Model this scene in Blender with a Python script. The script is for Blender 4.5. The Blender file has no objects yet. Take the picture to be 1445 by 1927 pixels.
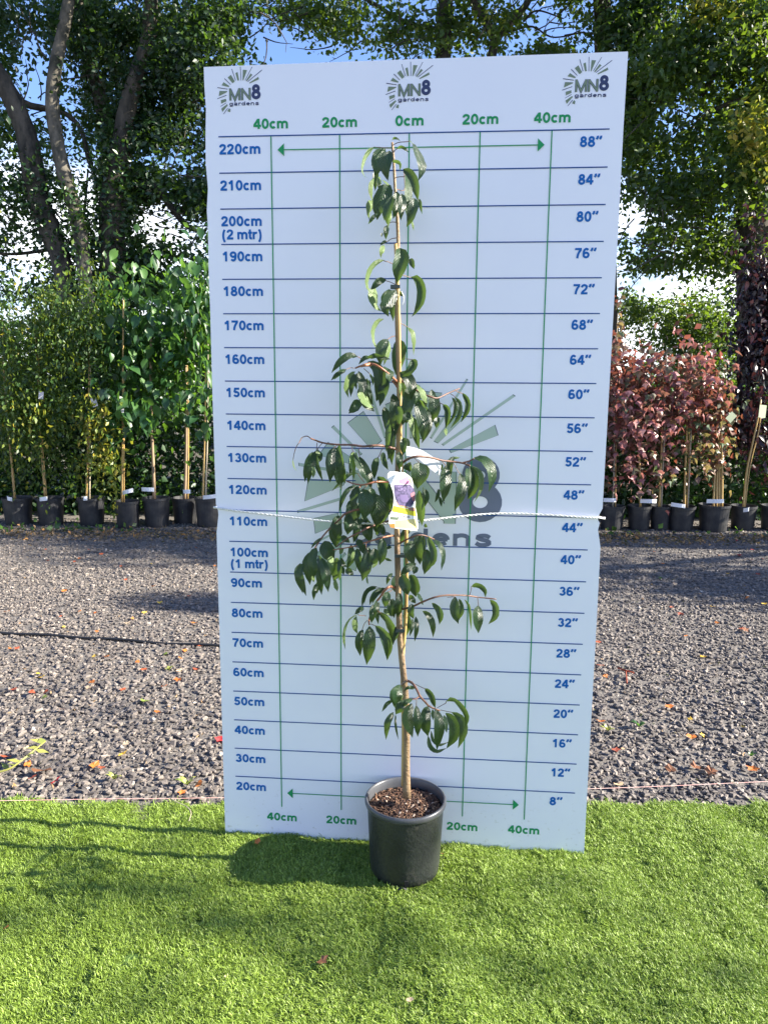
import bpy, math, random
import numpy as np
from math import sin, cos, pi, radians, sqrt
from mathutils import Vector

random.seed(7)
rng = np.random.default_rng(11)
S = bpy.context.scene
COL = S.collection

# ------------------------------------------------------------------ camera
F, PITCH, ROLL, H, D, BX, YAW = 1411.52, 0.1622, 0.0071, 1.4806, 2.2850, 0.0646, 0.0817
cam = bpy.data.cameras.new('camera')
camo = bpy.data.objects.new('camera', cam)
COL.objects.link(camo)
S.camera = camo
cam.sensor_fit = 'VERTICAL'
cam.sensor_height = 24
cam.lens = F / 1927 * 24
cam.clip_end = 2000
cam.clip_start = 0.05
from mathutils import Matrix
camo.matrix_world = Matrix.Translation((0, 0, H)) @ Matrix.Rotation(pi / 2 - PITCH, 4, 'X') @ Matrix.Rotation(ROLL, 4, 'Z')

# ------------------------------------------------------------------ light
SUN_EL = radians(28.5)
SUN_AZ = (1.0, -0.070)          # horizontal direction towards the sun
w = bpy.data.worlds.new("World")
S.world = w
w.use_nodes = True
nt = w.node_tree
bg = nt.nodes['Background']
sky = nt.nodes.new('ShaderNodeTexSky')
sky.sky_type = 'NISHITA'
sky.sun_disc = False
sky.sun_elevation = SUN_EL
sky.sun_rotation = math.atan2(SUN_AZ[0], SUN_AZ[1])
sky.air_density = 1.2
sky.dust_density = 0.8
sky.ozone_density = 1.6
# broken white cloud, thicker towards the horizon
tc = nt.nodes.new('ShaderNodeTexCoord')
mp = nt.nodes.new('ShaderNodeMapping')
mp.inputs['Scale'].default_value = (1, 1, 2.6)
mp.inputs['Location'].default_value = (0.35, 0.1, 0.0)
nz = nt.nodes.new('ShaderNodeTexNoise')
nz.inputs['Scale'].default_value = 3.2
nz.inputs['Detail'].default_value = 7
nz.inputs['Roughness'].default_value = 0.55
sep = nt.nodes.new('ShaderNodeSeparateXYZ')
mr = nt.nodes.new('ShaderNodeMapRange')
mr.inputs['From Min'].default_value = 0.02
mr.inputs['From Max'].default_value = 0.42
mr.inputs['To Min'].default_value = 0.24
mr.inputs['To Max'].default_value = -0.14
add = nt.nodes.new('ShaderNodeMath'); add.operation = 'ADD'
cr = nt.nodes.new('ShaderNodeMapRange')
cr.inputs['From Min'].default_value = 0.54
cr.inputs['From Max'].default_value = 0.70
mix = nt.nodes.new('ShaderNodeMix'); mix.data_type = 'RGBA'
mix.inputs['B'].default_value = (9.0, 9.4, 10.0, 1)
L = nt.links.new
L(tc.outputs['Generated'], mp.inputs['Vector'])
L(mp.outputs['Vector'], nz.inputs['Vector'])
L(tc.outputs['Generated'], sep.inputs['Vector'])
L(sep.outputs['Z'], mr.inputs['Value'])
L(nz.outputs['Fac'], add.inputs[0])
L(mr.outputs['Result'], add.inputs[1])
L(add.outputs[0], cr.inputs['Value'])
L(cr.outputs['Result'], mix.inputs['Factor'])
tint = nt.nodes.new('ShaderNodeMix'); tint.data_type = 'RGBA'; tint.blend_type = 'MULTIPLY'
tint.inputs['Factor'].default_value = 1
tint.inputs['B'].default_value = (0.84, 0.96, 1.34, 1)
L(sky.outputs['Color'], tint.inputs['A'])
L(tint.outputs['Result'], mix.inputs['A'])
L(mix.outputs['Result'], bg.inputs['Color'])
bg.inputs['Strength'].default_value = 0.060

sun = bpy.data.lights.new('sun', 'SUN')
sun.energy = 5.0
sun.angle = radians(0.53)
sun.color = (1.0, 0.93, 0.80)
suno = bpy.data.objects.new('sun', sun)
COL.objects.link(suno)
sd = Vector((SUN_AZ[0], SUN_AZ[1], 0)).normalized() * cos(SUN_EL) + Vector((0, 0, sin(SUN_EL)))
suno.rotation_euler = sd.to_track_quat('Z', 'Y').to_euler()
suno.location = sd * 30

vs = S.view_settings
vs.view_transform = 'Standard'
vs.look = 'None'
vs.gamma = 1
vs.use_curve_mapping = False
vs.exposure = 2.0
S.cycles.max_bounces = 8
S.cycles.transmission_bounces = 6

# ------------------------------------------------------------------ helpers
def ray(px, py):
    a = px - 722.5; b = py - 963.5
    c, s = cos(-ROLL), sin(-ROLL)
    A = c * a - s * b; B = s * a + c * b
    dx = A / F; dz = -B / F
    return np.array([dx, cos(PITCH) + dz * sin(PITCH), -sin(PITCH) + dz * cos(PITCH)])

def at(px, py, Y):              # world point seen at a photo pixel, at distance Y
    r = ray(px, py)
    return np.array([0, 0, H]) + r * (Y / r[1])

def gp(px, py, z=0.0):          # world point on a level surface
    r = ray(px, py)
    return np.array([0, 0, H]) + r * ((z - H) / r[2])

def board_y(x):
    return D - (x - BX) * math.tan(YAW)

def BP(u, z, off=0.0):          # board coordinates (metres), off = proud of the face
    return np.array([BX + u * cos(YAW) - off * sin(YAW), D - u * sin(YAW) - off * cos(YAW), z])

def mesh(name, V, Fc, mats=(), uv=None, smooth=False, attr=None, midx=None):
    me = bpy.data.meshes.new(name)
    V = np.asarray(V, dtype=np.float32)
    if isinstance(Fc, np.ndarray):
        n, k = Fc.shape
        me.vertices.add(len(V)); me.vertices.foreach_set('co', V.ravel())
        me.loops.add(n * k); me.loops.foreach_set('vertex_index', Fc.astype(np.int32).ravel())
        me.polygons.add(n); me.polygons.foreach_set('loop_start', np.arange(0, n * k, k, dtype=np.int32))
        me.update(calc_edges=True)
    else:
        me.from_pydata([tuple(map(float, v)) for v in V], [], [tuple(map(int, f)) for f in Fc])
    for m in mats:
        me.materials.append(m)
    if midx is not None:
        me.polygons.foreach_set('material_index', np.asarray(midx, dtype=np.int32))
    if uv is not None:
        ul = me.uv_layers.new(name='UVMap')
        li = np.zeros(len(me.loops), dtype=np.int32)
        me.loops.foreach_get('vertex_index', li)
        ul.data.foreach_set('uv', np.asarray(uv, dtype=np.float32)[li].ravel())
    if attr is not None:
        a = me.attributes.new('v', 'FLOAT', 'POINT')
        a.data.foreach_set('value', np.asarray(attr, dtype=np.float32))
    if smooth:
        me.polygons.foreach_set('use_smooth', np.ones(len(me.polygons), dtype=bool))
    me.validate()
    me.update()
    return me

ROOTLOC = {}
def thing(name, loc, label, cat, group=None):
    o = bpy.data.objects.new(name, None)
    COL.objects.link(o)
    o.location = tuple(map(float, loc))
    o.empty_display_size = 0.1
    ROOTLOC[o.name] = np.array(loc, dtype=float)
    o['label'] = label; o['category'] = cat
    if group: o['group'] = group
    return o

def part(name, V, Fc, mat, parent, uv=None, smooth=False, attr=None, midx=None, kind=None, label=None):
    off = ROOTLOC[parent.name]
    mats = mat if isinstance(mat, (list, tuple)) else (mat,)
    me = mesh(name, np.asarray(V, dtype=float) - off, Fc, mats, uv, smooth, attr, midx)
    o = bpy.data.objects.new(name, me)
    COL.objects.link(o)
    o.parent = parent
    ROOTLOC[o.name] = off
    if kind: o['kind'] = kind
    if label: o['label'] = label
    return o

def single(name, V, Fc, mat, label=None, cat=None, group=None, kind=None, **k):
    mats = mat if isinstance(mat, (list, tuple)) else (mat,)
    V = np.asarray(V, dtype=float)
    loc = np.array([V[:, 0].mean(), V[:, 1].mean(), V[:, 2].min()])
    o = bpy.data.objects.new(name, mesh(name, V - loc, Fc, mats, **k))
    COL.objects.link(o)
    o.location = tuple(loc)
    if label: o['label'] = label
    if cat: o['category'] = cat
    if group: o['group'] = group
    if kind: o['kind'] = kind
    return o

class MB:
    def __init__(s): s.V = []; s.F = []; s.uv = []; s.mi = []
    def add(s, V, Fc, uv=None, mi=0):
        b = len(s.V)
        s.V += [tuple(v) for v in V]
        s.F += [tuple(i + b for i in f) for f in Fc]
        s.uv += list(uv) if uv is not None else [(0, 0)] * len(V)
        s.mi += [mi] * len(Fc)
        return s
    def tube(s, pts, rad, n=8, cap=True, mi=0, jit=0):
        pts = [np.array(p, dtype=float) for p in pts]
        if not hasattr(rad, '__len__'): rad = [rad] * len(pts)
        V = []; prev = None
        for i, p in enumerate(pts):
            t = pts[min(i + 1, len(pts) - 1)] - pts[max(i - 1, 0)]
            t /= (np.linalg.norm(t) + 1e-9)
            if prev is None:
                ref = np.array([0, 0, 1.0]) if abs(t[2]) < .9 else np.array([1.0, 0, 0])
            else:
                ref = prev
            a = ref - t * (ref @ t); a /= (np.linalg.norm(a) + 1e-9); prev = a
            b = np.cross(t, a)
            for k in range(n):
                th = 2 * pi * k / n
                r = rad[i] * (1 + (random.uniform(-jit, jit) if jit else 0))
                V.append(p + r * (a * cos(th) + b * sin(th)))
        Fc = []
        for i in range(len(pts) - 1):
            for k in range(n):
                Fc.append((i * n + k, i * n + (k + 1) % n, (i + 1) * n + (k + 1) % n, (i + 1) * n + k))
        if cap:
            Fc.append(tuple(range(n - 1, -1, -1)))
            Fc.append(tuple((len(pts) - 1) * n + k for k in range(n)))
        return s.add(V, Fc, mi=mi)
    def lathe(s, cx, cy, prof, n=48, mi=0):
        V = []; Fc = []
        for r, z in prof:
            for k in range(n):
                th = 2 * pi * k / n
                V.append((cx + r * cos(th), cy + r * sin(th), z))
        for i in range(len(prof) - 1):
            for k in range(n):
                Fc.append((i * n + k, i * n + (k + 1) % n, (i + 1) * n + (k + 1) % n, (i + 1) * n + k))
        return s.add(V, Fc, mi=mi)
    def box(s, lo, hi, mi=0):
        x0, y0, z0 = lo; x1, y1, z1 = hi
        V = [(x0, y0, z0), (x1, y0, z0), (x1, y1, z0), (x0, y1, z0), (x0, y0, z1), (x1, y0, z1), (x1, y1, z1), (x0, y1, z1)]
        return s.add(V, [(0, 3, 2, 1), (4, 5, 6, 7), (0, 1, 5, 4), (1, 2, 6, 5), (2, 3, 7, 6), (3, 0, 4, 7)], mi=mi)

def smoothpts(pts, n):
    P = np.array(pts, dtype=float)
    if len(P) == 2:
        return [P[0] + (P[1] - P[0]) * i / (n - 1) for i in range(n)]
    seg = np.linalg.norm(np.diff(P, axis=0), axis=1)
    T = np.concatenate([[0], np.cumsum(seg)]); T /= T[-1]
    E = np.vstack([2 * P[0] - P[1], P, 2 * P[-1] - P[-2]])
    out = []
    for i in range(n):
        t = i / (n - 1)
        k = min(np.searchsorted(T, t, side='right') - 1, len(P) - 2)
        u = (t - T[k]) / max(T[k + 1] - T[k], 1e-9)
        p0, p1, p2, p3 = E[k], E[k + 1], E[k + 2], E[k + 3]
        out.append(0.5 * ((2 * p1) + (-p0 + p2) * u + (2 * p0 - 5 * p1 + 4 * p2 - p3) * u * u + (-p0 + 3 * p1 - 3 * p2 + p3) * u ** 3))
    return out

# ------------------------------------------------------------------ materials
def mat(name):
    m = bpy.data.materials.new(name); m.use_nodes = True
    n = m.node_tree
    return m, n, n.nodes['Principled BSDF']

def noisemix(n, c1, c2, scale, detail=5, coord='Object', lo=.35, hi=.65, rough=.6, vec_scale=None):
    t = n.nodes.new('ShaderNodeTexCoord')
    z = n.nodes.new('ShaderNodeTexNoise'); z.inputs['Scale'].default_value = scale; z.inputs['Detail'].default_value = detail
    z.inputs['Roughness'].default_value = rough
    src = t.outputs[coord]
    if vec_scale:
        mm = n.nodes.new('ShaderNodeMapping'); mm.inputs['Scale'].default_value = vec_scale
        n.links.new(src, mm.inputs['Vector']); src = mm.outputs['Vector']
    n.links.new(src, z.inputs['Vector'])
    r = n.nodes.new('ShaderNodeMapRange'); r.inputs['From Min'].default_value = lo; r.inputs['From Max'].default_value = hi
    n.links.new(z.outputs['Fac'], r.inputs['Value'])
    x = n.nodes.new('ShaderNodeMix'); x.data_type = 'RGBA'
    x.inputs['A'].default_value = (*c1, 1); x.inputs['B'].default_value = (*c2, 1)
    n.links.new(r.outputs['Result'], x.inputs['Factor'])
    return x, z

def simple(name, c1, c2=None, rough=.6, scale=8, spec=.5, bump=0, bscale=60, **k):
    m, n, p = mat(name)
    p.inputs['Roughness'].default_value = rough
    p.inputs['Specular IOR Level'].default_value = spec
    if c2 is None: p.inputs['Base Color'].default_value = (*c1, 1)
    else:
        x, z = noisemix(n, c1, c2, scale, **k)
        n.links.new(x.outputs['Result'], p.inputs['Base Color'])
    if bump:
        t = n.nodes.new('ShaderNodeTexCoord')
        z = n.nodes.new('ShaderNodeTexNoise'); z.inputs['Scale'].default_value = bscale; z.inputs['Detail'].default_value = 6
        n.links.new(t.outputs['Object'], z.inputs['Vector'])
        b = n.nodes.new('ShaderNodeBump'); b.inputs['Strength'].default_value = bump; b.inputs['Distance'].default_value = .01
        n.links.new(z.outputs['Fac'], b.inputs['Height']); n.links.new(b.outputs['Normal'], p.inputs['Normal'])
    return m

def leafmat(name, stops, trans=(.2, .4, .03), tf=.35, rough=.45, source='attr', spec=.5, veins=False, under=None):
    m, n, p = mat(name)
    ramp = n.nodes.new('ShaderNodeValToRGB')
    cr_ = ramp.color_ramp
    for i, (pos, c) in enumerate(stops):
        e = cr_.elements[i] if i < 2 else cr_.elements.new(pos)
        e.position = pos; e.color = (*c, 1)
    if source == 'attr':
        a = n.nodes.new('ShaderNodeAttribute'); a.attribute_name = 'v'
        n.links.new(a.outputs['Fac'], ramp.inputs['Fac'])
    else:
        a = n.nodes.new('ShaderNodeObjectInfo')
        n.links.new(a.outputs['Random'], ramp.inputs['Fac'])
    col = ramp.outputs['Color']
    if under:
        g = n.nodes.new('ShaderNodeNewGeometry')
        x = n.nodes.new('ShaderNodeMix'); x.data_type = 'RGBA'
        n.links.new(g.outputs['Backfacing'], x.inputs['Factor'])
        n.links.new(col, x.inputs['A']); x.inputs['B'].default_value = (*under, 1)
        col = x.outputs['Result']
    if veins:
        u = n.nodes.new('ShaderNodeUVMap')
        sp = n.nodes.new('ShaderNodeSeparateXYZ'); n.links.new(u.outputs['UV'], sp.inputs['Vector'])
        ab = n.nodes.new('ShaderNodeMath'); ab.operation = 'ABSOLUTE'; n.links.new(sp.outputs['X'], ab.inputs[0])
        ma = n.nodes.new('ShaderNodeMath'); ma.operation = 'MULTIPLY_ADD'; ma.inputs[1].default_value = -22.0
        m2 = n.nodes.new('ShaderNodeMath'); m2.operation = 'MULTIPLY'; m2.inputs[1].default_value = 62.0
        n.links.new(sp.outputs['Y'], m2.inputs[0]); n.links.new(ab.outputs[0], ma.inputs[0]); n.links.new(m2.outputs[0], ma.inputs[2])
        sn = n.nodes.new('ShaderNodeMath'); sn.operation = 'SINE'; n.links.new(ma.outputs[0], sn.inputs[0])
        mid = n.nodes.new('ShaderNodeMapRange'); mid.inputs['From Max'].default_value = .10; mid.inputs['To Min'].default_value = -1.5; mid.inputs['To Max'].default_value = 0
        n.links.new(ab.outputs[0], mid.inputs['Value'])
        sm = n.nodes.new('ShaderNodeMath'); sm.operation = 'ADD'
        n.links.new(sn.outputs[0], sm.inputs[0]); n.links.new(mid.outputs['Result'], sm.inputs[1])
        b = n.nodes.new('ShaderNodeBump'); b.inputs['Strength'].default_value = .6; b.inputs['Distance'].default_value = .0012
        n.links.new(sm.outputs[0], b.inputs['Height']); n.links.new(b.outputs['Normal'], p.inputs['Normal'])
        # veins are paler tissue
        vr = n.nodes.new('ShaderNodeMapRange'); vr.inputs['From Min'].default_value = -.75; vr.inputs['From Max'].default_value = -1.0; vr.inputs['To Max'].default_value = .35
        n.links.new(sm.outputs[0], vr.inputs['Value'])
        x = n.nodes.new('ShaderNodeMix'); x.data_type = 'RGBA'
        n.links.new(vr.outputs['Result'], x.inputs['Factor']); n.links.new(col, x.inputs['A']); x.inputs['B'].default_value = (.10, .17, .05, 1)
        col = x.outputs['Result']
    n.links.new(col, p.inputs['Base Color'])
    p.inputs['Roughness'].default_value = rough
    p.inputs['Specular IOR Level'].default_value = spec
    tr = n.nodes.new('ShaderNodeBsdfTranslucent')
    hs = n.nodes.new('ShaderNodeMix'); hs.data_type = 'RGBA'; hs.inputs['Factor'].default_value = .75
    n.links.new(col, hs.inputs['A']); hs.inputs['B'].default_value = (*trans, 1)
    n.links.new(hs.outputs['Result'], tr.inputs['Color'])
    mx = n.nodes.new('ShaderNodeMixShader'); mx.inputs['Fac'].default_value = tf
    n.links.new(p.outputs[0], mx.inputs[1]); n.links.new(tr.outputs[0], mx.inputs[2])
    n.links.new(mx.outputs[0], n.nodes['Material Output'].inputs['Surface'])
    return m

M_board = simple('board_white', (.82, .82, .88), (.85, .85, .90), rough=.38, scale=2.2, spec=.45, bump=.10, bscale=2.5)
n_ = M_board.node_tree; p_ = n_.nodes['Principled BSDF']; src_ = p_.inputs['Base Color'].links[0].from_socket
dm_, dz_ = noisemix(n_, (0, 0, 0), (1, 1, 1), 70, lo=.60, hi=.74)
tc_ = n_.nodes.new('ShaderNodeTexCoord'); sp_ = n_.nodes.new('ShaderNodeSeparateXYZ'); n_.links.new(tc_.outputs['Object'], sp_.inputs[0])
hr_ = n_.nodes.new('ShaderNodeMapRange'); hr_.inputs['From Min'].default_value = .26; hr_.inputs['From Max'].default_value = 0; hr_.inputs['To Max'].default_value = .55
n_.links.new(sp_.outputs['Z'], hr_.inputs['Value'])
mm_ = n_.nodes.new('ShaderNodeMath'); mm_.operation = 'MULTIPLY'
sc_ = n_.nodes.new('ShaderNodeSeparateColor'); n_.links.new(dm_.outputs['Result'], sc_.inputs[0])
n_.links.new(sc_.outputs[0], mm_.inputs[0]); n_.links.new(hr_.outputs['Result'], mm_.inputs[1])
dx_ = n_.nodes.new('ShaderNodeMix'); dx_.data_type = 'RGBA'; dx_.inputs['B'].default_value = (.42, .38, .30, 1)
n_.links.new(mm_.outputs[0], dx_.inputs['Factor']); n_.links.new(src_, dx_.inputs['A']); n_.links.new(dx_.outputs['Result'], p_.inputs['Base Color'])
M_edge = simple('board_foam_edge', (.66, .62, .66), rough=.8)
M_blue = simple('print_blue', (.004, .125, .42), rough=.5, spec=.2)
M_line = simple('print_line_blue', (.004, .065, .25), rough=.5, spec=.2)
M_green = simple('print_green', (.02, .29, .10), rough=.5, spec=.2)
M_olive = simple('print_olive', (.17, .22, .13), rough=.4)
M_navy = simple('print_navy', (.02, .03, .10), rough=.4)
M_pale = simple('print_pale_green', (.40, .50, .42), rough=.4)
M_slate = simple('print_slate', (.125, .15, .21), rough=.4)
M_outl = simple('print_outline_grey', (.07, .10, .12), rough=.4)
M_leaf = leafmat('cherry_leaf', [(0, (.006, .020, .012)), (.5, (.009, .029, .013)), (1, (.016, .044, .016))],
                 trans=(.26, .44, .06), tf=.19, rough=.38, source='obj', spec=.55, veins=True, under=(.13, .19, .065))
M_petiole = simple('petiole_red', (.12, .05, .035), (.16, .09, .04), rough=.5, scale=60)
M_stem = simple('cherry_bark', (.36, .25, .13), (.16, .10, .055), rough=.6, scale=30, bump=.5, bscale=150, vec_scale=(1, 1, .25))
M_cane = simple('bamboo_cane', (.50, .34, .12), (.36, .22, .08), rough=.4, scale=25, vec_scale=(1, 1, .15))
M_twig = simple('twig_brown', (.09, .045, .035), (.20, .09, .05), rough=.55, scale=40)
M_orange = simple('twig_orange', (.32, .13, .06), (.20, .08, .05), rough=.5, scale=40)

# ------------------------------------------------------------------ ground
def undul(x, y):
    return (1.5 * (.0045 * np.sin(x * 21 + 2.2 * np.sin(y * 2.6 + .6) + y * 3.5) * (.6 + .4 * np.sin(x * 5.1 + 1)) +
            .003 * np.sin(x * 9 + y * 7.0 + 1.3) + .002 * np.sin(x * 35 - y * 11)))

def fnoise(x, y, s, seed=0):
    r = np.random.default_rng(seed); out = 0
    for k in range(6):
        a = r.uniform(0, 2 * pi); f = s * r.uniform(.6, 1.8)
        out = out + np.sin((x * np.cos(a) + y * np.sin(a)) * f + r.uniform(0, 6.28)) / 6
    return out

def grid(x0, x1, nx, y0, y1, ny, zf):
    xs = np.linspace(x0, x1, nx); ys = np.linspace(y0, y1, ny)
    X, Y = np.meshgrid(xs, ys)
    V = np.stack([X.ravel(), Y.ravel(), zf(X, Y).ravel()], 1)
    i = np.arange((ny - 1) * nx).reshape(ny - 1, nx)[:, :-1].ravel()
    return V, np.stack([i, i + 1, i + nx + 1, i + nx], 1)

M_gravelbase = simple('gravel_bed', (.075, .068, .062), (.17, .15, .13), rough=.9, scale=55, bump=.9, bscale=70, lo=.3, hi=.7)
M_soilbase = simple('earth', (.05, .045, .03), (.09, .075, .05), rough=.95, scale=3, bump=.5, bscale=20)
V, Fc = grid(-160, 160, 60, -60, 300, 60, lambda x, y: np.full_like(x, -.06))
single('ground', V, Fc, M_soilbase, kind='structure')
V, Fc = grid(-9, 9, 60, 2.35, 8.9, 40, lambda x, y: -.017 + .008 * fnoise(x, y, 2.5, 3))
single('gravel_yard', V, Fc, M_gravelbase, kind='structure', smooth=True)
M_turfbase = simple('turf_backing', (.05, .10, .018), (.08, .15, .028), rough=.95, scale=60, lo=.3, hi=.7)
TURF_Y1 = 2.515
def turf_edge(x): return TURF_Y1 + .02 * np.maximum(x, 0) + .006 * np.sin(x * 13)
V, Fc = grid(-3.4, 3.4, 240, -.6, 1.0, 60, lambda x, y: -.012 + undul(x, y + 1.5))
V2 = V.copy(); t = (V[:, 1] + .6) / 1.6
V2[:, 1] = -.6 + t * (turf_edge(V[:, 0]) + .6)
V2[:, 2] = -.014 + undul(V2[:, 0], V2[:, 1])
single('artificial_turf', V2, Fc, M_turfbase, kind='structure', smooth=True)

# geometry-node scatter (only for stuff nobody could count)
def scatter(name, pts, rots, scls, variants, mats_kind='stuff'):
    me = bpy.data.meshes.new(name)
    me.vertices.add(len(pts)); me.vertices.foreach_set('co', np.asarray(pts, dtype=np.float32).ravel())
    a = me.attributes.new('rot', 'FLOAT_VECTOR', 'POINT'); a.data.foreach_set('vector', np.asarray(rots, dtype=np.float32).ravel())
    a = me.attributes.new('scl', 'FLOAT', 'POINT'); a.data.foreach_set('value', np.asarray(scls, dtype=np.float32))
    a = me.attributes.new('idx', 'INT', 'POINT'); a.data.foreach_set('value', rng.integers(0, len(variants), len(pts)).astype(np.int32))
    c = bpy.data.collections.new(name + '_pieces')
    for i, m in enumerate(variants):
        c.objects.link(bpy.data.objects.new(name + '_piece', m))
    ng = bpy.data.node_groups.new(name + '_scatter', 'GeometryNodeTree')
    ng.interface.new_socket('Geometry', in_out='INPUT', socket_type='NodeSocketGeometry')
    ng.interface.new_socket('Geometry', in_out='OUTPUT', socket_type='NodeSocketGeometry')
    gi = ng.nodes.new('NodeGroupInput'); go = ng.nodes.new('NodeGroupOutput')
    ci = ng.nodes.new('GeometryNodeCollectionInfo'); ci.inputs['Collection'].default_value = c
    ci.inputs['Separate Children'].default_value = True; ci.inputs['Reset Children'].default_value = True
    ip = ng.nodes.new('GeometryNodeInstanceOnPoints'); ip.inputs['Pick Instance'].default_value = True
    def na(nm, ty):
        q = ng.nodes.new('GeometryNodeInputNamedAttribute'); q.data_type = ty; q.inputs['Name'].default_value = nm
        return q
    ng.links.new(gi.outputs[0], ip.inputs['Points'])
    ng.links.new(ci.outputs[0], ip.inputs['Instance'])
    ng.links.new(na('idx', 'INT').outputs['Attribute'], ip.inputs['Instance Index'])
    e = ng.nodes.new('FunctionNodeEulerToRotation')
    ng.links.new(na('rot', 'FLOAT_VECTOR').outputs['Attribute'], e.inputs[0])
    ng.links.new(e.outputs[0], ip.inputs['Rotation'])
    ng.links.new(na('scl', 'FLOAT').outputs['Attribute'], ip.inputs['Scale'])
    ng.links.new(ip.outputs[0], go.inputs[0])
    o = bpy.data.objects.new(name, me); COL.objects.link(o)
    md = o.modifiers.new('scatter', 'NODES'); md.node_group = ng
    o['kind'] = 'stuff'
    return o

# turf blades
m, n, p = mat('turf_blade')
at_ = n.nodes.new('ShaderNodeAttribute'); at_.attribute_name = 'v'
rp = n.nodes.new('ShaderNodeValToRGB')
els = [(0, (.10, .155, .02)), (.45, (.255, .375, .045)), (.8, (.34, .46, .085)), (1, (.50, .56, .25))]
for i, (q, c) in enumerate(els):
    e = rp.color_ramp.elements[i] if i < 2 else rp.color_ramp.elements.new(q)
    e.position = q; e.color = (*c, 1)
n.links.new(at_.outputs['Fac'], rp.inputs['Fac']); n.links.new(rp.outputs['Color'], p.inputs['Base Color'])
p.inputs['Roughness'].default_value = .5
tr = n.nodes.new('ShaderNodeBsdfTranslucent'); n.links.new(rp.outputs['Color'], tr.inputs['Color'])
mx = n.nodes.new('ShaderNodeMixShader'); mx.inputs['Fac'].default_value = .3
n.links.new(p.outputs[0], mx.inputs[1]); n.links.new(tr.outputs[0], mx.inputs[2]); n.links.new(mx.outputs[0], n.nodes['Material Output'].inputs['Surface'])
M_blade = m
def tuft(seed):
    r = np.random.default_rng(seed); V = []; Fc = []; A = []
    for b in range(64):
        x, y = r.uniform(-.024, .024, 2); a = r.uniform(0, 2 * pi); ln = r.uniform(.010, .021); wd = r.uniform(.0008, .0013)
        lean = r.uniform(.35, 1.25); curl = r.uniform(-1.2, 1.6); twist = r.uniform(-.8, .8)
        p = np.array([x, y, 0.0]); el = pi / 2 - lean * .35; az = a; n_ = 4
        v = r.uniform(.1, .85) if r.random() > .1 else r.uniform(.85, 1)
        base = len(V)
        for k in range(n_ + 1):
            wv = wd * (1 - .75 * (k / n_) ** 2)
            sx, sy = -sin(az), cos(az)
            V += [(p[0] - sx * wv, p[1] - sy * wv, p[2]), (p[0] + sx * wv, p[1] + sy * wv, p[2])]
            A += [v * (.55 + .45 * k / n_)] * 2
            st = ln / n_
            p = p + st * np.array([cos(el) * cos(az), cos(el) * sin(az), sin(el)])
            el -= (.3 + max(curl, .0) * .55) * (.6 + .4 * lean); az += twist * .6
            el = max(el, -1.1)
        for k in range(n_):
            Fc.append((base + 2 * k, base + 2 * k + 1, base + 2 * k + 3, base + 2 * k + 2))
    return mesh('grass_tuft', V, np.array(Fc), (M_blade,), attr=A)
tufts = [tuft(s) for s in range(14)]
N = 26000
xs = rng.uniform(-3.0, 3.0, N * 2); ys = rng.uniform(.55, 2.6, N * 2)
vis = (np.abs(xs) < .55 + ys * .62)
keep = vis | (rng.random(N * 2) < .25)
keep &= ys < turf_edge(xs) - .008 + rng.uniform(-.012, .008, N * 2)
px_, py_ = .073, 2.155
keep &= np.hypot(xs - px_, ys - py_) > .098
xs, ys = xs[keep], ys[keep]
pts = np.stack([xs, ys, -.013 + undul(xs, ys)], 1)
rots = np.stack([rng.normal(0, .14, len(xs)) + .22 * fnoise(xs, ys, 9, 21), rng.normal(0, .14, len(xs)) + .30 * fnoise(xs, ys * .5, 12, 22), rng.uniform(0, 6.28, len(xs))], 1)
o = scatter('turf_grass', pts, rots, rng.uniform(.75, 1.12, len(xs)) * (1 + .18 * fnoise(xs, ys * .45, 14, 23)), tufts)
o['label'] = 'short bright green artificial grass blades in front of the board'

# gravel stones
m, n, p = mat('slate_stone')
oi = n.nodes.new('ShaderNodeObjectInfo')
rp = n.nodes.new('ShaderNodeValToRGB')
els = [(0, (.055, .050, .050)), (.4, (.118, .104, .094)), (.85, (.19, .168, .15)), (.985, (.24, .21, .18)), (1, (.45, .42, .38))]
for i, (q, c) in enumerate(els):
    e = rp.color_ramp.elements[i] if i < 2 else rp.color_ramp.elements.new(q)
    e.position = q; e.color = (*c, 1)
n.links.new(oi.outputs['Random'], rp.inputs['Fac'])
x, z = noisemix(n, (.75, .72, .70), (1.15, 1.1, 1.05), 60)
mu = n.nodes.new('ShaderNodeMix'); mu.data_type = 'RGBA'; mu.blend_type = 'MULTIPLY'; mu.inputs['Factor'].default_value = 1
n.links.new(rp.outputs['Color'], mu.inputs['A']); n.links.new(x.outputs['Result'], mu.inputs['B'])
n.links.new(mu.outputs['Result'], p.inputs['Base Color']); p.inputs['Roughness'].default_value = .75
M_stone = m
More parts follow.
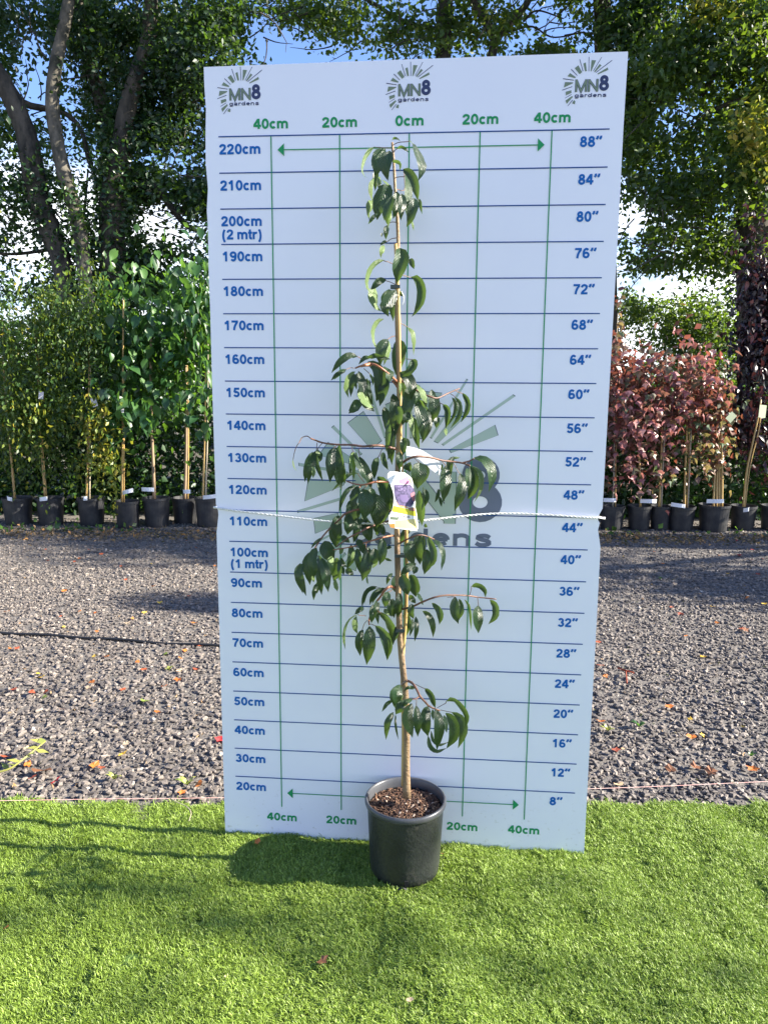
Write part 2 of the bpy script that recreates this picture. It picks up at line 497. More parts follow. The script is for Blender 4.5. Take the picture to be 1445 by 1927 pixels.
def stone(seed):
    r = np.random.default_rng(seed)
    k = r.integers(5, 8)
    th = np.sort(r.uniform(0, 2 * pi, k) * .25 + np.linspace(0, 2 * pi, k, endpoint=False) * .92)
    rad = r.uniform(.62, 1.15, k); asp = r.uniform(.55, .9); hh = r.uniform(.18, .42)
    lo = [(rad[i] * cos(th[i]) * .8, rad[i] * sin(th[i]) * asp * .8, -hh * r.uniform(.6, 1)) for i in range(k)]
    mdl = [(rad[i] * cos(th[i]), rad[i] * sin(th[i]) * asp, r.uniform(-.12, .12)) for i in range(k)]
    sh = r.uniform(.45, .75)
    hi = [(rad[i] * cos(th[i]) * sh + r.uniform(-.08, .08), rad[i] * sin(th[i]) * asp * sh, hh * r.uniform(.6, 1.2)) for i in range(k)]
    V = [tuple(.5 * c for c in v) for v in lo + mdl + hi]
    Fc = [tuple(range(k - 1, -1, -1)), tuple(range(2 * k, 3 * k))]
    for i in range(k):
        j = (i + 1) % k
        Fc += [(i, j, k + j, k + i), (k + i, k + j, 2 * k + j, 2 * k + i)]
    return mesh('stone', V, Fc, (M_stone,))
stones = [stone(s) for s in range(22)]
def gravel_pts(n, y0, y1, smin, smax):
    ys = rng.uniform(y0, y1, n); hw = .62 * ys + 1.2
    xs = rng.uniform(-1, 1, n) * hw
    k = ys > turf_edge(xs) + .012
    xs, ys = xs[k], ys[k]
    hid = (np.abs(xs - BX * ys / D) < .46 * ys / D) & (ys > 2.8)     # thin out what the board hides
    k = ~(hid & (rng.random(len(xs)) < .6)); xs, ys = xs[k], ys[k]
    sc = smin + (smax - smin) * rng.random(len(xs)) ** 2.9
    zs = -.022 + .008 * fnoise(xs, ys, 2.5, 3) + sc * .12 + rng.random(len(xs)) * .008
    return np.stack([xs, ys, zs], 1), sc
A1, s1 = gravel_pts(44000, 2.48, 4.2, .015, .046)
A2, s2 = gravel_pts(60000, 4.2, 6.2, .014, .042)
A3, s3 = gravel_pts(42000, 6.2, 8.5, .014, .042)
pts = np.vstack([A1, A2, A3]); sc = np.concatenate([s1, s2, s3])
rots = np.stack([rng.normal(0, .27, len(pts)), rng.normal(0, .27, len(pts)), rng.uniform(0, 6.28, len(pts))], 1)
o = scatter('gravel', pts, rots, sc, stones)
o['label'] = 'loose angular grey slate chippings over the yard'

# ------------------------------------------------------------------ lettering
def arc(cx, cy, rx, ry, a0, a1, n=12):
    return [(cx + rx * cos(radians(a0 + (a1 - a0) * i / n)), cy + ry * sin(radians(a0 + (a1 - a0) * i / n))) for i in range(n + 1)]
def loop(cx, cy, rx, ry, n=22): return arc(cx, cy, rx, ry, 90, 450, n)
def spl(pts, n=18): return [tuple(q) for q in smoothpts(pts, n)]
six = [loop(.385, .32, .235, .22), spl([(.15, .34), (.155, .55), (.21, .78), (.33, .895), (.45, .895), (.58, .80)])]
G = {
 '0': (.78, [loop(.385, .5, .235, .405)]),
 '1': (.78, [[(.43, 0), (.43, 1)], [(.13, .69), (.25, .74), (.42, .93)]]),
 '2': (.78, [spl([(.14, .68), (.20, .84), (.38, .90), (.56, .82), (.585, .66), (.48, .47), (.28, .29), (.17, .14)]), [(.06, .10), (.70, .10)]]),
 '3': (.78, [arc(.37, .70, .20, .20, 165, -90), arc(.375, .305, .235, .205, 90, -165)]),
 '4': (.78, [[(.52, 0), (.52, 1)], [(.04, .30), (.74, .30)], [(.10, .34), (.47, .92)]]),
 '5': (.78, [[(.67, .90), (.25, .90), (.18, .50)], arc(.37, .325, .235, .225, 140, -160)]),
 '6': (.78, six),
 '7': (.78, [[(.06, .90), (.70, .90)], spl([(.63, .84), (.45, .58), (.34, .28), (.30, 0)])]),
 '8': (.78, [loop(.385, .725, .185, .175), loop(.385, .30, .235, .205)]),
 '9': (.78, [[(.77 - a, 1 - b) for a, b in q] for q in six]),
 'c': (.72, [arc(.36, .37, .225, .275, 42, 318, 16)]),
 'm': (1.12, [[(.14, 0), (.14, .74)], arc(.335, .47, .195, .175, 160, 0, 8) + [(.53, 0)], arc(.755, .47, .205, .175, 160, 0, 8) + [(.96, 0)]]),
 'n': (.80, [[(.14, 0), (.14, .74)], arc(.37, .45, .225, .195, 160, 0, 8) + [(.595, 0)]]),
 't': (.48, [spl([(.22, .98), (.22, .5), (.22, .2), (.28, .10), (.42, .09)]), [(.03, .65), (.43, .65)]]),
 'r': (.54, [[(.14, 0), (.14, .74)], arc(.40, .40, .26, .24, 165, 70, 6)]),
 '(': (.48, [arc(.50, .36, .36, .72, 122, 238, 10)]),
 ')': (.48, [arc(-.04, .36, .36, .72, 58, -58, 10)]),
 '"': (.74, [spl([(.19, 1.02), (.20, .88), (.09, .70)], 6), spl([(.50, 1.02), (.51, .88), (.40, .70)], 6)]),
 'M': (1.12, [[(.14, 0), (.14, 1)], [(.98, 0), (.98, 1)], [(.14, .93), (.56, .06), (.98, .93)]]),
 'N': (1.0, [[(.14, 0), (.14, 1)], [(.84, 0), (.84, 1)], [(.14, .92), (.84, .08)]]),
 'g': (.82, [loop(.36, .38, .225, .265), [(.62, .74), (.62, 0)], arc(.37, .0, .25, .17, 0, -160, 8)]),
 'a': (.76, [loop(.33, .215, .20, .135), spl([(.12, .53), (.20, .63), (.37, .655), (.54, .58), (.56, .42), (.56, .15), (.60, 0)])]),
 'd': (.82, [loop(.36, .37, .225, .275), [(.62, 0), (.62, 1)]]),
 'e': (.76, [arc(.37, .37, .235, .275, -4, 318, 18), [(.15, .375), (.60, .375)]]),
 's': (.72, [spl([(.58, .54), (.48, .635), (.34, .655), (.19, .60), (.17, .49), (.30, .415), (.46, .36), (.56, .26), (.53, .145), (.37, .085), (.21, .10), (.10, .21)], 22)]),
 'P': (.86, [[(.15, 0), (.15, 1)], [(.15, .90), (.48, .90)], arc(.47, .68, .22, .22, 90, -90, 8), [(.15, .46), (.48, .46)]]),
 'u': (.80, [[(.66 - .0, .74), (.66, 0)], [(.205, .74)] + arc(.43, .29, .225, .195, 180, 340, 8)]),
 ' ': (.36, []),
}
def ribbon(pts, hw):
    P = [np.array(q, dtype=float) for q in pts]
    closed = np.linalg.norm(P[0] - P[-1]) < 1e-6
    if closed: P = P[:-1]
    n = len(P); Lf = []; Rt = []
    for i in range(n):
        if closed: a, b = P[i - 1], P[(i + 1) % n]
        else: a, b = P[max(i - 1, 0)], P[min(i + 1, n - 1)]
        d1 = P[i] - a; d2 = b - P[i]
        d1 = d1 / (np.linalg.norm(d1) + 1e-9) if np.linalg.norm(d1) > 1e-9 else None
        d2 = d2 / (np.linalg.norm(d2) + 1e-9) if np.linalg.norm(d2) > 1e-9 else None
        if d1 is None: d1 = d2
        if d2 is None: d2 = d1
        t = d1 + d2; t /= np.linalg.norm(t) + 1e-9
        nn = np.array([-t[1], t[0]]); c = max(nn @ np.array([-d1[1], d1[0]]), .35)
        Lf.append(P[i] + nn * hw / c); Rt.append(P[i] - nn * hw / c)
    V = []
    for a, b in zip(Lf, Rt): V += [a, b]
    Fc = [(2 * i, 2 * i + 1, 2 * i + 3, 2 * i + 2) for i in range(n - 1)]
    if closed: Fc.append((2 * n - 2, 2 * n - 1, 1, 0))
    return V, Fc

def text_shapes(txt, x0, z0, width, cap, stroke=.212, tracking=-.03):
    """flat print: list of (2D verts, faces, layer)"""
    total = sum(G[c][0] + tracking for c in txt) - tracking - .12
    sx = width / total
    out = []; x = -.06
    for c in txt:
        adv, strokes = G[c]
        for k, st in enumerate(strokes):
            pp = [((x + a) * sx, b * cap) for a, b in st]
            V, Fc = ribbon(pp, stroke * .5 * (sx + cap) * .5)
            out.append(([(x0 + v[0], z0 + v[1]) for v in V], Fc, k))
        x += adv + tracking
    return out

board = thing('height_board', (BX, D, -.01), 'tall white height chart board with blue and green measuring grid standing on the turf', 'board')
def bpart(name, shapes, material, off=.0012, label=None, step=.00012):
    mb = MB()
    for V, Fc, k in shapes:
        mb.add([BP(v[0], v[1], off + step * k) for v in V], Fc)
    return part(name, mb.V, mb.F, material, board, label=label)

# panel with slightly dented edges
L_ = [(-.596, -.010), (-.5965, .2), (-.596, .55), (-.596, .9), (-.5955, 1.03), (-.588, 1.085), (-.589, 1.10), (-.595, 1.12), (-.596, 1.5), (-.595, 1.72), (-.5965, 1.8), (-.5945, 1.95), (-.5965, 2.0), (-.591, 2.06), (-.5955, 2.13), (-.594, 2.2), (-.590, 2.28), (-.593, 2.34), (-.593, 2.391)]
R_ = [(.597, -.010), (.5965, .3), (.597, .8), (.596, 1.01), (.586, 1.065), (.590, 1.085), (.582, 1.10), (.596, 1.13), (.5965, 1.6), (.597, 2.0), (.596, 2.2), (.5975, 2.392), (.5970, 2.40)]
outline = L_ + [(-.2, 2.3945), (.1, 2.3965), (.35, 2.3985)] + R_[::-1]
n_ = len(outline); th = .010
V = [BP(a, b, 0) for a, b in outline] + [BP(a, b, -th) for a, b in outline]
Fc = [tuple(range(n_ - 1, -1, -1)), tuple(range(n_, 2 * n_))] + [(i, (i + 1) % n_, n_ + (i + 1) % n_, n_ + i) for i in range(n_)]
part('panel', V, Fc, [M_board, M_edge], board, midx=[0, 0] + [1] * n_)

def bar(x0, z0, x1, z1, wd):
    dx, dz = x1 - x0, z1 - z0; l = math.hypot(dx, dz); nx, nz_ = -dz / l * wd / 2, dx / l * wd / 2
    return ([(x0 + nx, z0 + nz_), (x1 + nx, z1 + nz_), (x1 - nx, z1 - nz_), (x0 - nx, z0 - nz_)], [(0, 3, 2, 1)], 0)
for h in range(20, 221, 10):
    bpart('height_line', [bar(-.555, h / 100 + .002, .558, h / 100 + .0015, .0032)], M_line, off=.0016)
for u in (-40, -20, 0, 20, 40):
    bpart('width_line', [bar(u / 100, .10, u / 100, 2.2, .0032)], M_green, off=.0020)
for z in (2.163, .151):
    for s_ in (-1, 1):
        bpart('arrow', [bar(0, z, s_ * .364, z, .0028), ([(s_ * .381, z), (s_ * .362, z + .0175), (s_ * .362, z - .0175)], [(0, 1, 2)], 0)], M_green, off=.0026)
for h in range(20, 221, 10):
    bz = (h - 4.65) / 100
    t_ = '%dcm' % h
    bpart('lettering', text_shapes(t_, -.553, bz, .121 if h >= 100 else .10, .0285), M_blue)
    if h in (100, 200):
        bpart('lettering', text_shapes('(%d mtr)' % (h // 100), -.551, bz - .0375, .118, .0285), M_blue)
    inch = (h - 20) // 10 * 4 + 8
    bpart('lettering', text_shapes('%d"' % inch, .479, (h - 4.45) / 100, .062 if inch > 9 else .042, .0285), M_blue)
for u in (-40, -20, 0, 20, 40):
    t_ = '%dcm' % abs(u); wd = .10 if u else .08
    bpart('lettering', text_shapes(t_, u / 100 - wd / 2, 2.2212, wd, .0275), M_green)
    if u: bpart('lettering', text_shapes(t_, u / 100 - wd / 2, .0495, wd, .0275), M_green)

# sunburst logo, traced in the units of the small print (1/99 cm)
RAYS = [[(95, 625), (395, 675), (395, 692), (98, 645)], [(155, 725), (378, 735), (370, 762), (130, 865)], [(85, 942), (85, 925), (355, 838), (358, 855)],
        [(185, 975), (335, 940), (345, 1005), (195, 1070)], [(165, 1142), (345, 1040), (340, 1058), (180, 1145)], [(190, 1205), (365, 1085), (385, 1115), (225, 1290)],
        [(245, 1350), (375, 1190), (385, 1205), (265, 1345)], [(370, 1275), (420, 1195), (460, 1225), (448, 1305)], [(220, 575), (280, 495), (445, 605), (425, 630)],
        [(300, 405), (315, 392), (485, 560), (475, 570)], [(400, 375), (495, 305), (605, 480), (540, 530)], [(518, 155), (532, 148), (635, 455), (620, 462)],
        [(628, 262), (692, 235), (728, 455), (685, 465)], [(765, 95), (780, 95), (792, 460), (778, 460)], [(845, 180), (965, 190), (850, 465), (832, 460)],
        [(1108, 105), (1118, 112), (912, 462), (900, 455)], [(1065, 285), (1118, 320), (950, 490), (925, 478)], [(1385, 195), (1400, 205), (985, 505), (972, 495)],
        [(1285, 378), (1305, 440), (1030, 550), (1018, 530)]]
def logo(cx, cz, k, m_ray, m_mn, m_8, m_txt, label, m_out=None):
    def P(a, b): return (cx + (a - 860) / 9900 * k, cz + (1130 - b) / 10000 * k)
    shp = [([P(*q) for q in r], [(0, 1, 2, 3)], 0) for r in RAYS]
    thin = [r for i, r in enumerate(shp) if i in (0, 2, 4, 6, 9, 11, 13, 15, 17)]
    fat = [r for r in shp if r not in thin]
    o_ = -.0003
    if m_out:       # the large print has an outlined fill
        def grow(r, g):
            c = np.mean(np.array(r[0]), axis=0); o = []
            for q in r[0]:
                d = np.array(q) - c; o.append(tuple(np.array(q) + d / np.linalg.norm(d) * g))
            return (o, r[1], 0)
        bpart('sunburst_outline', [grow(r, .0022) for r in shp], m_out, off=.0006)
        bpart('sunburst', shp, m_ray, off=.0009)
    else:
        bpart('sunburst', fat, m_ray, off=.0009)
        bpart('sunburst', thin, m_8, off=.0009)
    def T(t, a0, a1, b, cap, st, mm, off=.0012, grow=0):
        x0, z0 = P(a0, b); x1, _ = P(a1, b)
        bpart('lettering', text_shapes(t, x0, z0, x1 - x0, cap / 10000 * k, stroke=st + grow), mm, off=off)
    T('MN', 440, 1060, 990, 325, .205 if not m_out else .235, m_out or m_8, .0009)
    T('MN', 440, 1060, 990, 325, .14 if not m_out else .21, m_mn, .0013 if not m_out else .0014)
    T('8', 1088, 1338, 970, 395, .225, m_8, .0009)
    T('gardens', 430, 1290, 1130, 105, .155 if not m_out else .185, m_txt)
for cx, lab in ((-.477, 'left'), (.010, 'middle'), (.5015, 'right')):
    logo(cx, 2.2855, 1.0, M_olive, M_olive, M_navy, M_navy, lab)
logo(.0535, 1.0045, 4.95, M_pale, M_pale, M_slate, M_slate, 'large', M_outl)

# ------------------------------------------------------------------ cherry in its pot
PX, PY = .073, 2.155
RZ = .232
tree = thing('potted_cherry_tree', (PX, PY, -.005), 'tall slim cherry sapling with drooping dark leaves in a black pot before the white board', 'potted tree')
M_pot = simple('black_pot_plastic', (.016, .018, .018), (.036, .040, .037), rough=.42, scale=9, bump=.25, bscale=90, spec=.5, lo=.4, hi=.75)
mb = MB()
mb.lathe(PX, PY, [(.0, -.008), (.098, -.008), (.106, -.002), (.109, .02), (.113, .10), (.118, RZ - .026), (.1185, RZ - .02)], 64)
mb.lathe(PX, PY, [(.1125, RZ - .03), (.112, .14)], 64)
part('pot', mb.V, mb.F, M_pot, tree, smooth=True)
mb = MB()
mb.lathe(PX, PY, [(.1187, RZ - .022), (.1235, RZ - .019), (.1262, RZ - .012), (.1262, RZ - .004), (.1235, RZ), (.1195, RZ + .0005), (.1165, RZ - .004), (.1138, RZ - .03)], 64)
n_ = M_pot.node_tree; p_ = n_.nodes['Principled BSDF']; src_ = p_.inputs['Base Color'].links[0].from_socket
dx_, dz_ = noisemix(n_, (0, 0, 0), (.13, .11, .09), 28, lo=.60, hi=.80, vec_scale=(1, 1, .5))
ad_ = n_.nodes.new('ShaderNodeMix'); ad_.data_type = 'RGBA'; ad_.blend_type = 'ADD'; ad_.inputs['Factor'].default_value = .6
n_.links.new(src_, ad_.inputs['A']); n_.links.new(dx_.outputs['Result'], ad_.inputs['B']); n_.links.new(ad_.outputs['Result'], p_.inputs['Base Color'])
M_rim = simple('black_pot_rim', (.05, .052, .058), (.075, .078, .085), rough=.33, scale=14)
part('rim', mb.V, mb.F, M_rim, tree, smooth=True)
for a in (1.5 * pi + .02,):          # drain slots
    c0 = np.array([PX + .1095 * cos(a), PY + .1095 * sin(a)])
    mb = MB(); mb.box((c0[0] - .006, c0[1] - .0015, .0), (c0[0] + .006, c0[1] + .004, .021))
    part('drain_hole', mb.V, mb.F, simple('hole_black', (.004, .004, .004), rough=.9), tree)
M_soil = simple('potting_soil', (.035, .018, .012), (.085, .045, .028), rough=.95, scale=90, bump=1, bscale=120)
nr, nn_ = 12, 48; V = [(PX, PY, RZ - .028)]; Fc = []
for i in range(1, nr + 1):
    for k in range(nn_):
        th_ = 2 * pi * k / nn_; r = .1135 * i / nr
        V.append((PX + r * cos(th_), PY + r * sin(th_), RZ - .03 - .004 * (r / .11) ** 2 + random.uniform(-.0025, .0025)))
for k in range(nn_): Fc.append((0, 1 + k, 1 + (k + 1) % nn_))
for i in range(nr - 1):
    for k in range(nn_):
        a = 1 + i * nn_; b = a + nn_
        Fc.append((a + k, b + k, b + (k + 1) % nn_, a + (k + 1) % nn_))
part('soil', V, Fc, M_soil, tree)
M_chip = leafmat('bark_chip', [(0, (.035, .018, .012)), (.55, (.12, .058, .034)), (.9, (.26, .15, .085)), (1, (.55, .48, .40))], tf=0.0, rough=.85)
V = []; Fc = []; A = []
for i in range(900):
    r = .110 * sqrt(random.random()); a = random.uniform(0, 2 * pi)
    c = np.array([PX + r * cos(a), PY + r * sin(a), RZ - .029 - .003 * (r / .11) + random.uniform(0, .004)])
    az = random.uniform(0, pi); tilt = random.gauss(0, .45); l = random.uniform(.003, .011); wv = random.uniform(.0012, .0034); h_ = random.uniform(.0008, .002)
    t = np.array([cos(az) * cos(tilt), sin(az) * cos(tilt), sin(tilt)]); s_ = np.array([-sin(az), cos(az), random.uniform(-.4, .4)]); u = np.cross(t, s_)
    b = len(V); v = random.random() ** 1.4
    for q in ((-1, -1, -1), (1, -1, -1), (1, 1, -1), (-1, 1, -1), (-.8, -.7, 1), (.7, -.8, 1), (.9, .6, 1), (-.7, .8, 1)):
        V.append(c + t * l * q[0] + s_ * wv * q[1] + u * h_ * q[2]); A.append(v)
    Fc += [tuple(b + j for j in f) for f in ((0, 3, 2, 1), (4, 5, 6, 7), (0, 1, 5, 4), (1, 2, 6, 5), (2, 3, 7, 6), (3, 0, 4, 7))]
part('bark_chips', V, Fc, M_chip, tree, attr=A, kind='stuff')

SY = 2.155
# main stem and cane (photo pixels at the stem's distance)
stem_px = [(765, 1500, 9.0), (764, 1440, 7.4), (765, 1380, 6.8), (763, 1310, 6.6), (757, 1250, 6.2), (752, 1190, 6.0), (749, 1100, 5.8), (747, 1000, 5.6), (748, 900, 5.4),
           (750, 820, 5.2), (751, 740, 5.0), (749, 660, 4.8), (747, 600, 4.4), (747, 540, 4.2), (749, 470, 4.0), (748, 420, 3.4), (744, 365, 3.0), (741, 310, 2.6), (738, 268, 2.2)]
pp = [at(a, b, SY) for a, b, r in stem_px]; rr = [r / 650 for a, b, r in stem_px]
mb = MB(); mb.tube(smoothpts(pp, 60), np.interp(np.linspace(0, 1, 60), np.linspace(0, 1, len(rr)), rr), 12, jit=.03)
part('stem', mb.V, mb.F, M_stem, tree, smooth=True)
cane_px = [(758, 1480), (759, 1380), (757, 1260), (757, 1150), (757, 1000), (754, 850), (752, 700), (749, 560), (744.5, 458)]
pp = [at(a, b, SY - .006 if b > 900 else SY - .010) for a, b in cane_px]
pp = [q + np.array([.011 if 940 < cane_px[i][1] < 1230 else 0, 0.006, 0]) for i, q in enumerate(pp)]
mb = MB(); sp_ = smoothpts(pp, 70); mb.tube(sp_, [.0052 * (1.12 if i % 11 == 5 else 1) for i in range(70)], 10)
part('cane', mb.V, mb.F, M_cane, tree, smooth=True)
M_tie = simple('dark_green_tie', (.02, .035, .04), rough=.5)
for (x0, x1, y) in ((735, 752, 540), (744, 762, 1185), (742, 764, 1045)):
    c = at((x0 + x1) / 2, y, SY); mb = MB()
    ww = (x1 - x0) / 1310
    mb.box((c[0] - ww, c[1] - .012, c[2] - .0045), (c[0] + ww, c[1] + .014, c[2] + .0045))
    part('tie', mb.V, mb.F, M_tie, tree)
mb = MB(); mb.tube(smoothpts([at(755, 548, SY - .01), at(760, 560, SY - .012), at(758, 572, SY - .01), at(753, 574, SY - .01)], 8), .0008, 5)
part('tie_wire', mb.V, mb.F, simple('white_wire', (.7, .7, .7), rough=.4), tree)

# crop groups: origin and enlargement of the study crops the shapes were measured in
GR = {'Z3': (670, 255, 10.32), 'Z4': (670, 415, 9.18), 'Z5': (610, 600, 8.03), 'Z6': (730, 660, 8.5), 'A1': (545, 800, 7.225), 'A2': (730, 830, 6.88),
      'A3': (550, 960, 7.225), 'A4': (740, 980, 6.88), 'A5': (640, 1080, 9.03), 'A6': (700, 1260, 7.225)}
# branches: group, radius px in photo, material, points
BR = [
 ('Z5', 2.6, 'o', [(1110, 960), (1000, 860), (880, 760), (760, 690), (640, 690), (560, 710), (470, 745)]),
 ('Z5', 3.6, 'o', [(690, 690), (620, 700), (560, 715)]),
 ('Z6', 3.2, 'o', [(200, 640), (140, 560), (90, 500), (60, 480)]),
 ('Z6', 2.0, 't', [(170, 430), (330, 560), (560, 690), (700, 745), (800, 755), (950, 685), (1140, 605)]),
 ('A1', 2.4, 't', [(1470, 330), (1345, 300), (1200, 278), (1000, 290), (850, 270), (640, 265), (450, 240), (350, 205), (285, 180)]),
 ('A1', .9, 'p', [(285, 180), (240, 150), (170, 170), (135, 230), (90, 300), (65, 380), (45, 480)]),
 ('A1', 2.2, 'o', [(1480, 800), (1400, 775), (1190, 770), (1060, 800), (980, 812), (870, 797), (775, 760)]),
 ('A1', 2.0, 'o', [(980, 812), (945, 850)]),
 ('A2', 2.4, 't', [(150, 330), (200, 270), (300, 215), (420, 200), (560, 215), (700, 250), (860, 270), (960, 285), (1060, 320)]),
 ('A2', 1.6, 't', [(960, 285), (1050, 258), (1110, 228)]),
 ('A3', 2.4, 't', [(1400, 20), (1150, -10), (900, -10), (720, 50), (640, 130), (560, 200), (430, 340), (330, 480), (290, 560)]),
 ('A3', 1.2, 'p', [(300, 580), (340, 620), (395, 655)]),
 ('A3', 1.8, 'o', [(1450, 400), (1380, 350), (1290, 358), (1100, 410), (930, 460), (800, 500), (560, 540)]),
 ('A3', 1.9, 't', [(1400, 120), (1200, 180), (1020, 240), (920, 300), (760, 380), (600, 500)]),
 ('A4', 1.8, 't', [(60, 310), (120, 270), (200, 230), (300, 190), (400, 190), (530, 240)]),
 ('A4', 2.0, 't', [(100, 1150), (250, 1110), (380, 1050), (540, 990), (700, 965), (960, 970), (1100, 990), (1330, 1015)]),
 ('A5', 2.6, 'o', [(1000, 260), (910, 230), (830, 220), (740, 300), (690, 380), (600, 500), (530, 660), (490, 790), (495, 860)]),
 ('A6', 1.8, 'p', [(430, 420), (395, 290), (400, 210), (470, 150)]),
 ('A6', 2.6, 't', [(470, 150), (540, 180), (600, 260), (650, 360), (720, 440), (780, 500), (920, 560)]),
 ('A6', 1.6, 't', [(650, 360), (600, 395), (540, 405)]),
]
BM = {'o': M_orange, 't': M_twig, 'p': M_petiole}
def yfor(px, base):
    x = at(px, 963, base)[0]
    return min(base, board_y(x) - .022)
for g, r, mm, pts_ in BR:
    ox, oy, s_ = GR[g]
    P_ = []
    for i, (a, b) in enumerate(pts_):
        X_ = ox + a / s_; Yd = SY - .02 + .035 * sin(i * .9 + r)
        if abs(X_ - 750) < 14: Yd = SY
        elif g == 'A6': Yd -= .11 * min(i / 3, 1)
        P_.append(at(X_, oy + b / s_, yfor(X_, Yd)))
    k = 6 * len(P_); sp_ = smoothpts(P_, k)
    mb = MB(); mb.tube(sp_, [r / 650 * (1.05 - .45 * i / k) * (1 + .12 * (i % 7 == 3)) for i in range(k)], 7, jit=.06)
    part('branch', mb.V, mb.F, BM[mm], tree, smooth=True)

